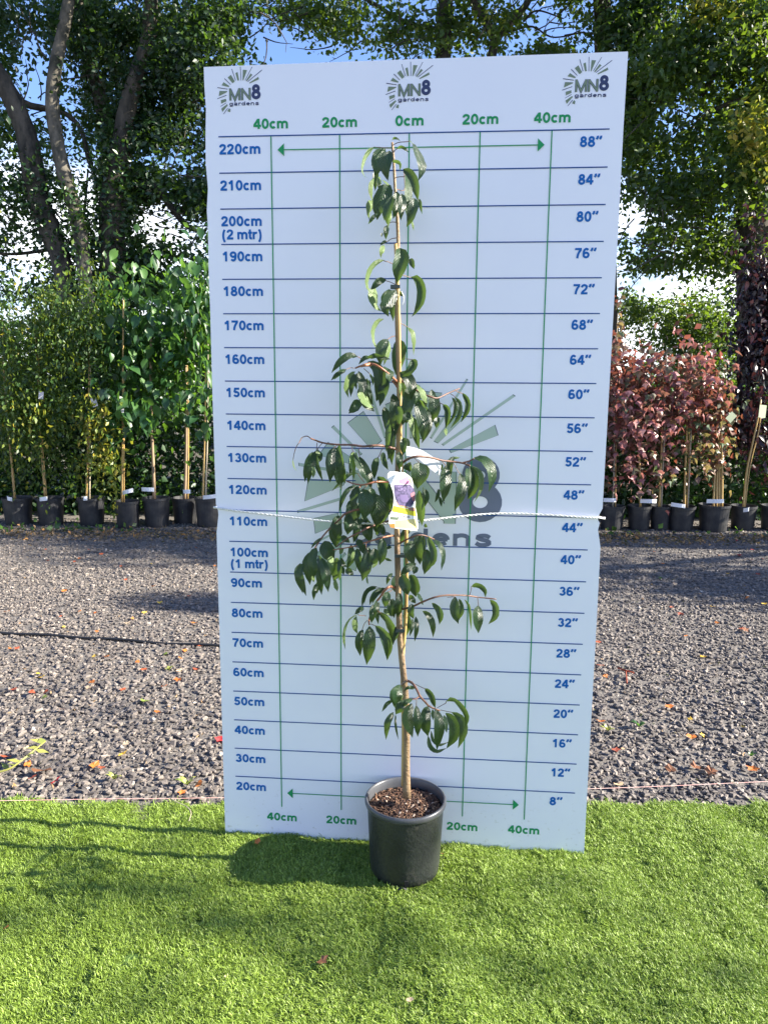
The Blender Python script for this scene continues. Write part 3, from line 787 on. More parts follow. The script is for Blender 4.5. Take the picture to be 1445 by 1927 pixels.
# leaves: group -> (kind, width, centre line points from stalk to tip, optional stalk)
LV = {
'Z3': [
 ('g', 45, [(700, 95), (730, 60), (790, 60), (860, 108)]), ('y', 60, [(350, 225), (230, 360), (150, 560), (130, 680), (165, 790), (230, 825)], [(690, 245), (450, 232), (350, 225)]),
 ('d', 230, [(560, 255), (450, 380), (400, 560), (400, 700), (370, 820)]), ('g', 200, [(650, 300), (600, 480), (580, 650), (620, 880)]), ('g', 110, [(400, 640), (380, 850), (370, 1080)]),
 ('y', 70, [(350, 830), (300, 960), (290, 1120), (330, 1300)]), ('d', 90, [(450, 840), (440, 960), (440, 1040)]), ('d', 300, [(660, 960), (540, 1150), (440, 1400), (410, 1640)]),
 ('y', 110, [(330, 1270), (270, 1430), (260, 1640)]), ('d', 70, [(380, 1530), (300, 1630), (235, 1725)]), ('y', 80, [(560, 880), (600, 910), (640, 950)]),
 ('g', 180, [(700, 1180), (640, 1400), (600, 1600), (600, 1720)]), ('y', 85, [(690, 1480), (660, 1620), (620, 1800)]), ('d', 160, [(790, 1090), (780, 1250), (760, 1450), (720, 1620)]),
 ('w', 60, [(800, 1100), (860, 1250), (830, 1380)]), ('d', 150, [(880, 1130), (900, 1300), (870, 1480), (870, 1650)]),
 ('w', 120, [(950, 760), (1000, 950), (1000, 1250), (970, 1420), (1000, 1600)], [(740, 860), (760, 820), (860, 800), (945, 800)]),
 ('g', 180, [(920, 650), (1040, 750), (1140, 950), (1180, 1120), (1200, 1270)], [(760, 1080), (800, 1045), (940, 1050)]),
 ('w', 155, [(1040, 110), (1120, 200), (1190, 400), (1270, 600), (1250, 760), (1205, 880)], [(700, 190), (720, 185), (820, 135), (1000, 120)]),
 ('g', 55, [(800, 250), (880, 225), (960, 270), (1030, 340)], [(720, 370), (750, 300), (800, 250)]), ('g', 55, [(710, 500), (800, 510), (860, 560), (850, 700)]),
 ('d', 180, [(1130, 1230), (1110, 1350), (1060, 1600), (980, 1780)]), ('g', 65, [(1220, 1230), (1250, 1350), (1280, 1530)]), ('y', 55, [(1090, 1600), (1110, 1720), (1120, 1850)])],
'Z4': [
 ('d', 95, [(530, 90), (515, 200), (515, 330)], [(690, 30), (600, 30), (540, 90)]), ('d', 38, [(450, 210), (440, 290)]), ('d', 55, [(520, 350), (460, 390), (410, 430)], [(700, 300), (600, 320), (520, 380)]),
 ('y', 75, [(490, 430), (450, 540), (430, 650)]), ('y', 80, [(480, 690), (350, 740), (240, 900), (200, 1080), (230, 1210), (320, 1280)], [(670, 770), (560, 715), (480, 700)]),
 ('d', 115, [(510, 1020), (400, 1050), (300, 1150), (250, 1190)], [(700, 1115), (580, 1060), (510, 1040)]), ('y', 175, [(330, 1150), (320, 1300), (350, 1450), (440, 1570)]),
 ('f', 245, [(760, 480), (770, 650), (740, 850), (705, 1090)]), ('g', 90, [(930, 660), (970, 750), (1000, 840)]), ('f', 160, [(950, 980), (1050, 1020), (1130, 1200), (1120, 1400), (1050, 1550), (965, 1660)], [(740, 920), (830, 950), (940, 985)]),
 ('d', 210, [(690, 1200), (560, 1400), (500, 1500), (560, 1660)]), ('g', 140, [(700, 1230), (640, 1450), (640, 1740)]), ('w', 100, [(600, 1230), (500, 1280), (430, 1390)]), ('g', 70, [(740, 1230), (815, 1310)])],
'Z5': [
 ('y', 65, [(900, 5), (810, 50), (755, 180), (760, 330), (800, 430), (870, 530)]), ('y', 65, [(1260, 125), (1340, 190), (1370, 350), (1350, 560)], [(1100, 80), (1160, 70), (1260, 125)]),
 ('d', 160, [(960, 310), (880, 420), (850, 560), (850, 700)], [(1080, 260), (1020, 270), (960, 310)]), ('y', 95, [(980, 340), (970, 480), (940, 620), (900, 700)]), ('f', 235, [(1130, 310), (1130, 480), (1110, 680), (1080, 850)]),
 ('d', 100, [(500, 570), (370, 555), (220, 670), (110, 820)], [(580, 650), (560, 600), (500, 570)]), ('d', 65, [(330, 765), (230, 820), (150, 920)], [(450, 745), (400, 740), (330, 765)]), ('d', 65, [(690, 580), (600, 600), (520, 690)]),
 ('g', 75, [(700, 600), (800, 560), (900, 590), (1000, 610)]), ('g', 165, [(660, 650), (780, 720), (850, 880), (830, 1050), (790, 1250)]), ('w', 105, [(930, 730), (980, 830), (1000, 960)]),
 ('w', 70, [(760, 780), (800, 900), (800, 1050), (780, 1240)]), ('g', 160, [(940, 900), (900, 1080), (840, 1320)]), ('y', 70, [(470, 800), (390, 900), (350, 1050), (370, 1190)]), ('d', 90, [(460, 830), (420, 980), (400, 1180)]),
 ('d', 120, [(520, 790), (570, 950), (590, 1150), (590, 1330)]), ('g', 80, [(500, 820), (480, 960), (490, 1070)]), ('w', 50, [(540, 1050), (500, 1180)]), ('d', 135, [(540, 1230), (480, 1330), (370, 1430)]),
 ('d', 145, [(560, 1100), (640, 1280), (760, 1400)]), ('g', 110, [(640, 900), (660, 1100), (740, 1310)]), ('w', 40, [(690, 920), (680, 1080), (740, 1300)]), ('y', 50, [(700, 830), (740, 900), (740, 1010)], [(600, 750), (700, 840)])],
'Z6': [
 ('f', 130, [(390, 140), (410, 220), (340, 330), (225, 415)], [(290, 130), (380, 140)]), ('g', 195, [(150, 400), (260, 520), (310, 700), (300, 900)]), ('d', 195, [(330, 560), (340, 760), (290, 960), (260, 1150)]),
 ('w', 120, [(380, 520), (450, 600), (460, 760), (430, 900)]), ('d', 95, [(480, 580), (560, 680), (600, 850), (620, 900)]), ('d', 195, [(460, 850), (520, 1000), (560, 1200), (560, 1450)]),
 ('g', 115, [(400, 1060), (420, 1200), (460, 1400), (500, 1580)]), ('w', 45, [(590, 880), (610, 1000), (620, 1190)]), ('d', 130, [(640, 980), (640, 1200), (540, 1480)]), ('d', 190, [(730, 700), (740, 850), (740, 1000), (710, 1150)]),
 ('d', 95, [(790, 1060), (780, 1150), (770, 1240)]), ('f', 95, [(880, 860), (950, 950), (950, 1100), (920, 1250)], [(820, 830), (880, 860)]), ('y', 55, [(930, 1240), (935, 1370)]),
 ('g', 75, [(1080, 750), (1140, 850), (1130, 1050), (1000, 1240)], [(1000, 690), (1050, 720), (1080, 755)]), ('f', 90, [(1190, 680), (1260, 800), (1260, 950), (1160, 1150)], [(1080, 645), (1190, 685)]),
 ('d', 170, [(80, 690), (110, 850), (100, 1050), (50, 1320)]), ('d', 130, [(20, 1150), (50, 1350), (40, 1550), (0, 1750)]), ('g', 65, [(190, 1130), (140, 1230), (100, 1400)]), ('y', 38, [(200, 450), (210, 600), (200, 800)]),
 ('w', 55, [(190, 1400), (165, 1490), (200, 1620)]), ('g', 105, [(240, 1390), (250, 1500), (240, 1680)]), ('d', 150, [(200, 880), (250, 1000), (230, 1200)]), ('d', 120, [(330, 980), (290, 1100), (300, 1160)]), ('d', 130, [(-60, 900), (-20, 1100), (-30, 1300)])],
'A1': [
 ('y', 14, [(45, 470), (60, 560), (100, 630)]), ('d', 105, [(365, 345), (310, 480), (270, 640), (250, 800)], [(375, 240), (365, 345)]), ('d', 70, [(390, 360), (420, 430), (400, 510)]), ('g', 60, [(365, 370), (370, 520), (410, 640), (455, 770)], [(445, 245), (390, 310)]),
 ('y', 60, [(330, 560), (340, 640), (320, 720)]), ('d', 135, [(600, 305), (560, 450), (560, 600), (550, 780)], [(640, 275), (615, 305)]), ('d', 145, [(630, 310), (640, 480), (660, 650), (705, 890)]), ('y', 55, [(650, 580), (670, 660), (680, 755)]),
 ('y', 35, [(565, 650), (550, 775)]), ('d', 55, [(850, 360), (830, 500), (820, 690)]), ('y', 88, [(875, 365), (895, 550), (880, 740)], [(845, 285), (860, 360)]), ('d', 135, [(950, 430), (1010, 600), (1070, 700), (1110, 880)], [(960, 310), (940, 340), (950, 430)]),
 ('g', 95, [(1200, 440), (1160, 550), (1150, 740)], [(1260, 320), (1210, 430)]), ('f', 75, [(1270, 370), (1270, 470), (1340, 610)]), ('f', 210, [(1200, 700), (1290, 850), (1340, 1050), (1320, 1220)]),
 ('g', 52, [(930, 655), (830, 660), (700, 770), (570, 905)], [(1010, 775), (930, 665)]), ('g', 62, [(910, 820), (800, 880), (720, 1000), (670, 1190)]), ('g', 125, [(920, 830), (880, 1000), (850, 1150)]), ('w', 70, [(960, 880), (975, 1010)]),
 ('d', 180, [(850, 1000), (850, 1200), (800, 1440)]), ('g', 65, [(960, 1020), (940, 1130), (930, 1300)]), ('d', 200, [(990, 870), (1040, 1050), (1010, 1290)], [(1060, 810), (1000, 870)]), ('d', 225, [(1150, 930), (1200, 1150), (1180, 1400)]),
 ('d', 150, [(1100, 850), (1110, 1000), (1120, 1200)]), ('g', 115, [(1300, 1050), (1290, 1200), (1230, 1350)]), ('d', 130, [(1400, 0), (1375, 250), (1390, 540)])],
'A2': [
 ('d', 90, [(150, 140), (150, 250), (150, 380)]), ('g', 110, [(250, 290), (265, 340), (285, 400)]), ('d', 190, [(400, 275), (400, 420), (380, 620)], [(340, 220), (400, 275)]), ('d', 115, [(450, 300), (480, 400), (440, 560)]),
 ('d', 155, [(750, 320), (740, 480), (735, 600), (710, 795)], [(700, 260), (750, 320)]), ('g', 85, [(850, 200), (800, 300), (810, 460)]), ('g', 55, [(675, 290), (700, 380)]), ('y', 40, [(850, 205), (935, 215)]), ('g', 55, [(655, 620), (650, 700), (605, 795)]),
 ('g', 40, [(670, 720), (695, 855)]), ('d', 140, [(930, 420), (960, 550), (930, 700), (860, 905)], [(850, 290), (910, 400)]), ('w', 48, [(1025, 350), (1022, 450), (1020, 610)]), ('f', 145, [(1060, 330), (1090, 480), (1090, 620), (1030, 755)]),
 ('y', 58, [(1080, 320), (1180, 380), (1220, 480), (1200, 650), (1110, 798)]), ('w', 115, [(1110, 220), (1230, 240), (1330, 370), (1340, 500), (1300, 665)]), ('w', 60, [(450, 590), (470, 720), (465, 875)]), ('d', 60, [(480, 620), (505, 720), (480, 850)]),
 ('g', 125, [(400, 640), (430, 850), (440, 1095)]), ('g', 50, [(470, 1080), (510, 1112)])],
'A3': [
 ('d', 165, [(280, 560), (220, 700), (230, 860), (240, 1015)]), ('d', 115, [(150, 720), (100, 880), (190, 1165)]), ('d', 105, [(310, 740), (370, 900), (400, 1155)]), ('d', 65, [(330, 1000), (300, 1100), (290, 1225)]), ('y', 40, [(290, 880), (290, 980)]),
 ('d', 185, [(620, 140), (590, 300), (590, 510)]), ('d', 205, [(440, 420), (480, 560), (560, 710)]), ('d', 135, [(400, 650), (450, 850), (490, 1115)]), ('g', 175, [(590, 650), (610, 800), (560, 960)]), ('g', 75, [(640, 680), (650, 850), (640, 960)]),
 ('y', 62, [(590, 930), (615, 1105)]), ('d', 60, [(660, 650), (700, 740), (740, 770)]), ('d', 60, [(680, 760), (700, 885)]), ('y', 62, [(700, 530), (640, 595)]), ('d', 105, [(800, 470), (800, 650), (740, 800)]), ('g', 110, [(880, 520), (900, 650), (920, 855)]),
 ('y', 42, [(860, 540), (820, 650), (790, 700)]), ('d', 92, [(730, 800), (790, 850), (832, 885)]), ('g', 145, [(1030, 570), (1010, 750), (950, 965)], [(1010, 430), (1000, 500), (1030, 570)]), ('y', 28, [(990, 590), (980, 720)]), ('d', 110, [(960, 460), (960, 590)]),
 ('d', 125, [(1110, 520), (1120, 650), (1080, 750)]), ('d', 125, [(1230, 400), (1230, 570), (1185, 748)]), ('g', 52, [(1340, 490), (1285, 535)]), ('y', 48, [(1170, 680), (1085, 795)]), ('d', 36, [(1255, 655), (1355, 692)]), ('y', 32, [(1020, 890), (1028, 1010)]),
 ('d', 60, [(1360, 860), (1310, 920), (1280, 1015)]), ('d', 42, [(420, 370), (320, 440), (252, 525)]), ('d', 100, [(870, 130), (870, 300), (830, 445)]), ('d', 150, [(760, 60), (770, 200), (750, 335)]), ('d', 90, [(670, 350), (760, 435)]),
 ('g', 150, [(1000, 120), (1030, 300), (1060, 440)]), ('g', 120, [(1150, 100), (1160, 240), (1150, 340)]), ('d', 90, [(1200, 200), (1230, 280), (1250, 340)])],
'A4': [
 ('g', 92, [(310, 80), (200, 110), (120, 220), (95, 310)]), ('d', 145, [(250, 260), (210, 400), (270, 570)]), ('d', 135, [(330, 170), (320, 350), (345, 570)]), ('g', 75, [(380, 180), (380, 350), (350, 560)]), ('d', 135, [(430, 370), (440, 520), (400, 695)]),
 ('g', 85, [(450, 200), (520, 370), (520, 520), (450, 625)]), ('w', 34, [(430, 220), (450, 330), (490, 435)]), ('w', 92, [(530, 240), (600, 330), (640, 460), (620, 645)]), ('d', 105, [(290, 550), (180, 620), (90, 705)]), ('g', 80, [(300, 590), (260, 690)]),
 ('d', 160, [(60, 700), (50, 830), (60, 950)]), ('d', 150, [(110, 700), (160, 850), (190, 960)]), ('f', 145, [(220, 700), (270, 830), (290, 985)]), ('w', 62, [(310, 930), (350, 1020), (388, 1090)]), ('d', 80, [(200, 980), (240, 1010), (290, 1070)]),
 ('g', 88, [(500, 1065), (580, 1140), (610, 1230), (595, 1345)]), ('d', 85, [(380, 1170), (450, 1220), (510, 1350), (515, 1510)]), ('d', 120, [(800, 985), (790, 1100), (800, 1200), (840, 1335)], [(700, 990), (770, 985)]), ('g', 72, [(850, 1010), (880, 1150), (850, 1285)]),
 ('g', 36, [(920, 1020), (980, 1100), (1000, 1250), (1005, 1415)]), ('d', 145, [(1100, 1100), (1090, 1250), (1100, 1455)], [(1090, 1000), (1100, 1100)]), ('g', 92, [(1250, 1025), (1320, 1100), (1320, 1230), (1228, 1340)]), ('g', 62, [(1010, 850), (1100, 835), (1180, 900), (1190, 990)], [(985, 970), (1010, 880)]),
 ('d', 112, [(70, 980), (70, 1100), (60, 1255)]), ('w', 52, [(140, 1090), (150, 1180), (140, 1265)]), ('g', 92, [(240, 1080), (230, 1180), (260, 1270)]), ('g', 62, [(180, 1200), (210, 1330), (158, 1510)]), ('d', 52, [(250, 1270), (240, 1380), (212, 1495)]), ('d', 62, [(290, 1240), (300, 1380), (275, 1565)])],
'A5': [
 ('d', 75, [(620, 240), (480, 270), (400, 400), (370, 575)], [(760, 280), (690, 240), (620, 240)]), ('d', 82, [(760, 240), (620, 300), (540, 400), (500, 535)]), ('d', 138, [(810, 305), (780, 430), (755, 565)], [(890, 260), (840, 305)]), ('d', 115, [(560, 520), (550, 680), (530, 835)]),
 ('d', 92, [(660, 480), (620, 640), (650, 855)]), ('g', 82, [(400, 570), (320, 620), (250, 690)]), ('y', 58, [(310, 690), (170, 780), (90, 960), (75, 1120), (90, 1285)], [(440, 715), (310, 700)]), ('y', 84, [(280, 720), (265, 880), (300, 1020)]), ('d', 142, [(375, 950), (320, 1130), (340, 1395)], [(460, 790), (410, 850), (375, 950)]),
 ('d', 220, [(500, 890), (500, 1150), (450, 1545)]), ('f', 170, [(600, 880), (740, 1000), (800, 1200), (800, 1470)], [(520, 850), (600, 880)]), ('g', 155, [(710, 680), (830, 800), (900, 980), (900, 1210)], [(590, 590), (710, 680)]), ('y', 60, [(750, 590), (830, 650), (870, 710)]),
 ('d', 142, [(890, 420), (880, 560), (920, 750)]), ('d', 132, [(990, 380), (1000, 550), (985, 740)]), ('g', 102, [(980, 870), (960, 1000), (890, 1180)]), ('d', 62, [(870, 1150), (840, 1390)]), ('w', 82, [(1090, 540), (1090, 650), (1080, 770)])],
'A6': [
 ('d', 135, [(380, 205), (340, 330), (350, 505)]), ('d', 52, [(280, 420), (200, 470), (133, 575)]), ('d', 115, [(430, 420), (390, 500), (320, 610)]), ('g', 84, [(290, 580), (220, 720), (188, 955)]), ('d', 32, [(320, 600), (320, 750), (358, 958)]), ('d', 52, [(580, 258), (500, 240), (430, 295)]),
 ('d', 62, [(550, 400), (470, 440), (405, 525)]), ('d', 160, [(540, 460), (480, 650), (550, 925)]), ('d', 112, [(600, 490), (620, 700), (620, 915)], [(605, 400), (600, 490)]), ('d', 152, [(760, 520), (720, 700), (760, 910)]), ('g', 62, [(760, 900), (790, 1040), (880, 1110), (1010, 1070)]),
 ('f', 78, [(720, 260), (800, 350), (860, 525)], [(590, 200), (720, 262)]), ('d', 140, [(860, 540), (910, 750), (880, 1095)]), ('w', 42, [(820, 540), (828, 690)]), ('d', 150, [(1000, 590), (1100, 700), (1110, 900), (1010, 1075)]), ('w', 72, [(980, 620), (1000, 750), (1015, 860)]),
 ('g', 78, [(1010, 430), (1110, 400), (1220, 500), (1290, 640), (1265, 810)], [(885, 520), (1010, 450)]), ('g', 105, [(1080, 580), (1190, 640), (1250, 780), (1220, 930), (1168, 1070)], [(930, 550), (1070, 580)])],
}
def leaf_geom(P, w0, kind, nseg=9, fold=None, true_max=.05):
    """leaf blade along centre line P (world points); returns verts, faces, uv"""
    P = smoothpts(P, nseg + 1)
    L0 = sum(np.linalg.norm(P[i + 1] - P[i]) for i in range(nseg))
    yaw = {'d': random.uniform(-.12, .10), 'g': random.uniform(-.5, -.15), 'y': random.uniform(.75, 1.1), 'w': random.uniform(.7, 1.0), 'f': random.uniform(.0, .2)}[kind]
    fold = {'d': .22, 'g': .30, 'y': .35, 'w': .18, 'f': .62}[kind] if fold is None else fold
    tw = min(w0 / max(cos(yaw), .42) / cos(fold), max(true_max, w0))
    V = []; UV = []
    ph = random.uniform(0, 6)
    for i, p in enumerate(P):
        t = i / nseg
        T = P[min(i + 1, nseg)] - P[max(i - 1, 0)]; T /= np.linalg.norm(T) + 1e-9
        n0 = np.array([0, -1.0, 0.12]); n0 -= T * (n0 @ T); n0 /= np.linalg.norm(n0)
        s0 = np.cross(T, n0)
        if s0[0] * (1 if T[2] < .3 else 1) < 0 and abs(s0[0]) > .2: s0 = -s0
        yw = yaw + .22 * sin(t * 3 + ph)
        sx = s0 if s0[0] >= 0 else -s0
        n1 = n0 * cos(yw) + sx * sin(yw)        # positive turns the face towards +x, the sunny side
        s1 = np.cross(T, n1)
        prof = (sin(pi * min(1, (t * .96 + .03)) ** .84)) ** .80 * (1 - .45 * max(0, t - .75) / .25) if t < 1 else 0.02
        if t == 0: prof = .08
        hw = tw / 2 * prof
        for u in (-1, -.5, 0, .5, 1):
            jag = 1 + (random.uniform(-.07, .05) if abs(u) == 1 and 0 < i < nseg else 0)
            rip = .03 * tw * sin(i * 2.2 + u * 2 + ph) * abs(u)
            V.append(p + s1 * hw * u * cos(fold) * jag + n1 * (abs(u) * hw * sin(fold) * (1 if kind != 'y' else -1) + rip * prof))
            UV.append((u, t))
    Fc = []
    for i in range(nseg):
        for k in range(4):
            a = i * 5 + k
            Fc.append((a, a + 1, a + 6, a + 5))
    # the glossy upper side faces out, or (kind y) the pale underside does
    m_ = (nseg // 2) * 5 + 1
    q = np.cross(V[m_ + 1] - V[m_], V[m_ + 6] - V[m_])
    up = q[1] < 0
    if kind == 'y': up = not up
    if not up: Fc = [f[::-1] for f in Fc]
    return V, Fc, UV
nleaf = 0
for g in ('Z3', 'Z5', 'Z6', 'A1', 'A3', 'A5', 'A6'):        # more blades deep inside the clumps
    for q in list(LV[g]):
        if q[0] in 'dg' and 60 < q[1] < 220 and random.random() < .60:
            dx = random.uniform(-9, 9) * GR[g][2] * .8; dy_ = random.uniform(-14, 6) * GR[g][2] * .7
            sh = random.uniform(-.25, .25)
            p0 = q[2][0]
            LV[g].append((random.choice('ddgy'), q[1] * random.uniform(.7, 1.0), [(p0[0] + dx + (a - p0[0]) * (1 + sh), p0[1] + dy_ + (b - p0[1]) * random.uniform(.85, .95)) for a, b in q[2]]))
M_notch = M_leaf
for g, lst in LV.items():
    ox, oy, s_ = GR[g]
    for q in lst:
        kind, wv, pts_ = q[:3]
        X0 = ox + pts_[0][0] / s_
        # depth: dark ones hang in the clump's front and back alike
        Yd = SY + random.uniform(-.085, .08) - (.13 if g == 'A6' else 0)
        P_ = []; m_ = len(pts_)
        for i, (a, b) in enumerate(pts_):
            X_ = ox + a / s_; t = i / (m_ - 1)
            P_.append(at(X_, oy + b / s_, yfor(X_, Yd - .02 * sin(pi * t * .8))))
        w_m = wv / s_ * 2.16 / F * 1.03
        V, Fc, UV = leaf_geom(P_, w_m, kind)
        # keep the blade clear of the board
        V = [np.array([v[0], min(v[1], board_y(v[0]) - .006), v[2]]) for v in V]
        lf = part('leaf', V, Fc, M_leaf, tree, uv=UV, smooth=True)
        if len(q) > 3:
            pt = q[3]; k = len(pt)
            PP = []
            for i, (a, b) in enumerate(pt):
                X_ = ox + a / s_
                PP.append(at(X_, oy + b / s_, yfor(X_, SY + (Yd - SY) * i / (k - 1))))
            PP.append(P_[0])
            mb = MB(); mb.tube(smoothpts(PP, 10), .0011, 5)
            part('leaf_stalk', mb.V, mb.F, M_petiole, tree, smooth=True)
        nleaf += 1
print('cherry leaves', nleaf)
#PART2
# ------------------------------------------------------------------ plant label on the stem
M_card = simple('label_card_white', (.80, .80, .76), rough=.35)
M_strap = leafmat('label_strap', [(0, (.72, .74, .76)), (1, (.72, .74, .76))], trans=(.7, .72, .75), tf=.35, rough=.35)
def flat(name, c, rough=.4): return simple(name, c, rough=rough)
lab = thing('plant_label', at(757, 995, 2.08), 'white and yellow picture label with a purple flower tied to the cherry stem', 'plant label')
def CP(x, y, off=0.0):          # crop pixel -> point on the curved card
    X_ = 720 + x / 10.7; Y_ = 830 + y / 10.7
    t = (X_ - 755) / 28
    yy = 2.075 + .024 * t + .006 * t * t - .010 * (Y_ - 940) / 60
    return at(X_, Y_, yy - off)
def cardstrip(left, right, off, n=7, nv=10, flipthick=0):
    """patch between two polylines (same count)"""
    V = []; Lp = smoothpts([(a, b, 0) for a, b in left], nv); Rp = smoothpts([(a, b, 0) for a, b in right], nv)
    for i in range(nv):
        for k in range(n):
            q = Lp[i] + (Rp[i] - Lp[i]) * k / (n - 1)
            V.append(CP(q[0], q[1], off))
    Fc = [(i * n + k, i * n + k + 1, (i + 1) * n + k + 1, (i + 1) * n + k) for i in range(nv - 1) for k in range(n - 1)]
    return V, Fc
Lc = [(150, 608), (92, 720), (205, 1000), (222, 1200), (190, 1400), (128, 1500), (135, 1700), (160, 1745)]
Rc = [(440, 632), (590, 760), (620, 950), (655, 1200), (680, 1400), (692, 1560), (716, 1740), (690, 1806)]
V, Fc = cardstrip(Lc, Rc, 0, 7, 16)
V2, F2 = cardstrip(Lc, Rc, -.0007, 7, 16)
part('card', V + V2, Fc + [tuple(j + len(V) for j in f[::-1]) for f in F2], M_card, lab, smooth=False)
def patch(name, L1, R1, off, mm, n=5, nv=6):
    V, Fc = cardstrip(L1, R1, off, n, nv); part(name, V, Fc, mm, lab)
patch('picture', [(228, 880), (238, 1060), (262, 1180), (330, 1290)], [(560, 880), (640, 990), (650, 1200), (560, 1330)], .0006, simple('print_violet', (.03, .022, .07), (.10, .075, .17), rough=.4, scale=130, lo=.42, hi=.6))
patch('picture', [(250, 900), (300, 1000)], [(420, 890), (470, 1010)], .0009, simple('print_lilac', (.05, .035, .10), (.16, .12, .24), rough=.4, scale=160, lo=.4, hi=.6))
patch('picture', [(345, 1080), (350, 1160), (400, 1230)], [(500, 1080), (520, 1170), (520, 1240)], .0009, flat('print_mauve', (.10, .07, .17)))
patch('picture', [(330, 790), (350, 860)], [(500, 700), (590, 880)], .0006, flat('print_pink', (.50, .17, .32)))
patch('picture', [(520, 760), (560, 840)], [(570, 750), (592, 850)], .0010, flat('print_peach', (.55, .28, .14)))
patch('picture', [(560, 1060), (600, 1200)], [(640, 1020), (654, 1210)], .0010, flat('print_rose', (.30, .11, .14)))
patch('picture', [(270, 1190), (300, 1290), (370, 1330)], [(300, 1200), (500, 1330), (560, 1360)], .0004, flat('print_apricot', (.50, .24, .10)))
patch('picture', [(510, 1340), (530, 1400)], [(655, 1330), (672, 1420)], .0007, flat('print_clay', (.26, .13, .09)))
patch('yellow_band', [(222, 1300), (185, 1420)], [(660, 1400), (682, 1520)], .0003, flat('print_yellow', (.62, .54, .01)))
patch('cream_panel', [(246, 1600), (249, 1742)], [(690, 1560), (700, 1780)], .0003, flat('print_cream', (.60, .52, .20)))
patch('orange_block', [(135, 1670), (155, 1738)], [(240, 1660), (245, 1752)], .0005, flat('print_orange', (.42, .17, .02)))
patch('emblem', [(150, 1520), (155, 1580)], [(325, 1535), (315, 1590)], .0005, flat('print_grey_green', (.10, .13, .08)))
mb = MB()
for V, Fc, k in text_shapes('Prunus', 0, 0, 240, 62, stroke=.13):
    mb.add([CP(310 + v[0] * 1.0, 1550 - v[1], .0007 + .0001 * k) for v in V], Fc)
part('lettering', mb.V, mb.F, flat('print_grey', (.07, .05, .07)), lab)
ST = [((232, 60), (236, 185)), ((330, 82), (320, 200)), ((430, 112), (410, 240)), ((560, 190), (530, 345)), ((640, 245), (600, 400)), ((692, 300), (662, 450))]
V = []
for i, (a, b) in enumerate(ST):
    for (x, y), dy in ((a, .0), (b, -.006)):
        V.append(at(730 + x / 6.88, 830 + y / 6.88, 2.135 + .006 * i + dy))
part('strap', V, [(2 * i, 2 * i + 1, 2 * i + 3, 2 * i + 2) for i in range(len(ST) - 1)], M_strap, lab, attr=[.5] * len(V), smooth=True)
mb = MB(); mb.tube(smoothpts([at(754, 888, 2.08), at(755, 872, 2.12), at(752, 858, 2.14)], 6), .0016, 6)
part('hook', mb.V, mb.F, M_card, lab, smooth=True)

# ------------------------------------------------------------------ rope round the board, string line, black band
def twisted(name, path, r, pitch, mats, label, cat, strands=2):
    P = smoothpts(path, 6)
    Ls = sum(np.linalg.norm(P[i + 1] - P[i]) for i in range(5))
    n = int(Ls / pitch * 7); P = smoothpts(path, n)
    loc = P[n // 2]
    root = thing(name, loc, label, cat)
    for s in range(strands):
        Q = []
        for i, p in enumerate(P):
            T = P[min(i + 1, n - 1)] - P[max(i - 1, 0)]; T /= np.linalg.norm(T)
            a = np.cross(T, [0, 0, 1.0]); a /= np.linalg.norm(a); b = np.cross(T, a)
            th_ = 2 * pi * (i / 7 + s / strands)
            Q.append(p + r * (a * cos(th_) + b * sin(th_)))
        mb = MB(); mb.tube(Q, r * 1.05, 5)
        part('strand', mb.V, mb.F, mats[s % len(mats)], root, smooth=True)
    return root
M_rope = simple('white_rope', (.62, .62, .60), (.78, .77, .74), rough=.8, scale=200)
ya = BP(-.588, 1.108, -.02); yb = BP(-.5895, 1.1085, .004)
rp_ = [ya, yb] + [at(520, 970, board_y(at(520, 970, 2.3)[0]) - .02), at(640, 983, 2.20), at(744, 985, PY - .014), at(803, 978.5, 2.20), at(950, 966, board_y(.4) - .014), BP(.5845, 1.101, .004), BP(.585, 1.102, -.02)]
twisted('rope', rp_, .0017, .024, [M_rope], 'thin white twisted rope tied across the board at stem height', 'rope')
M_string = simple('pink_string', (.75, .35, .30), (.80, .62, .55), rough=.7, scale=40)
sp0, sp1 = gp(-60, 1508, .014), gp(1500, 1468, .02)
mb = MB(); mb.tube(smoothpts([sp0, gp(200, 1503.5, .013), gp(414, 1501, .013), gp(1106, 1484.5, .018), sp1], 40), .0011, 5)
o = single('string_line', mb.V, mb.F, M_string, 'taut pale pink string line along the edge of the turf', 'string', smooth=True)
M_band = simple('black_band', (.012, .012, .013), rough=.5)  # thin black line over the gravel, modelled as a half-sunk tube
pp = [gp(-420, 1135, .0), gp(-150, 1172, .0), gp(0, 1189, .0), gp(90, 1195, -.003), gp(180, 1200, .0), gp(300, 1209, -.002), gp(415, 1215, .0), gp(600, 1224, -.006), gp(760, 1226, -.02)]
pp = [q + np.array([0, 0, .002]) for q in pp]
mb = MB(); mb.tube([q + np.array([0, 0, -.004 + .004 * sin(i * .9)]) for i, q in enumerate(smoothpts(pp, 60))], .0085, 9, jit=.08)
o = single('band', mb.V, mb.F, M_band, 'thin black band half sunk across the gravel left of the board', 'band', smooth=True)

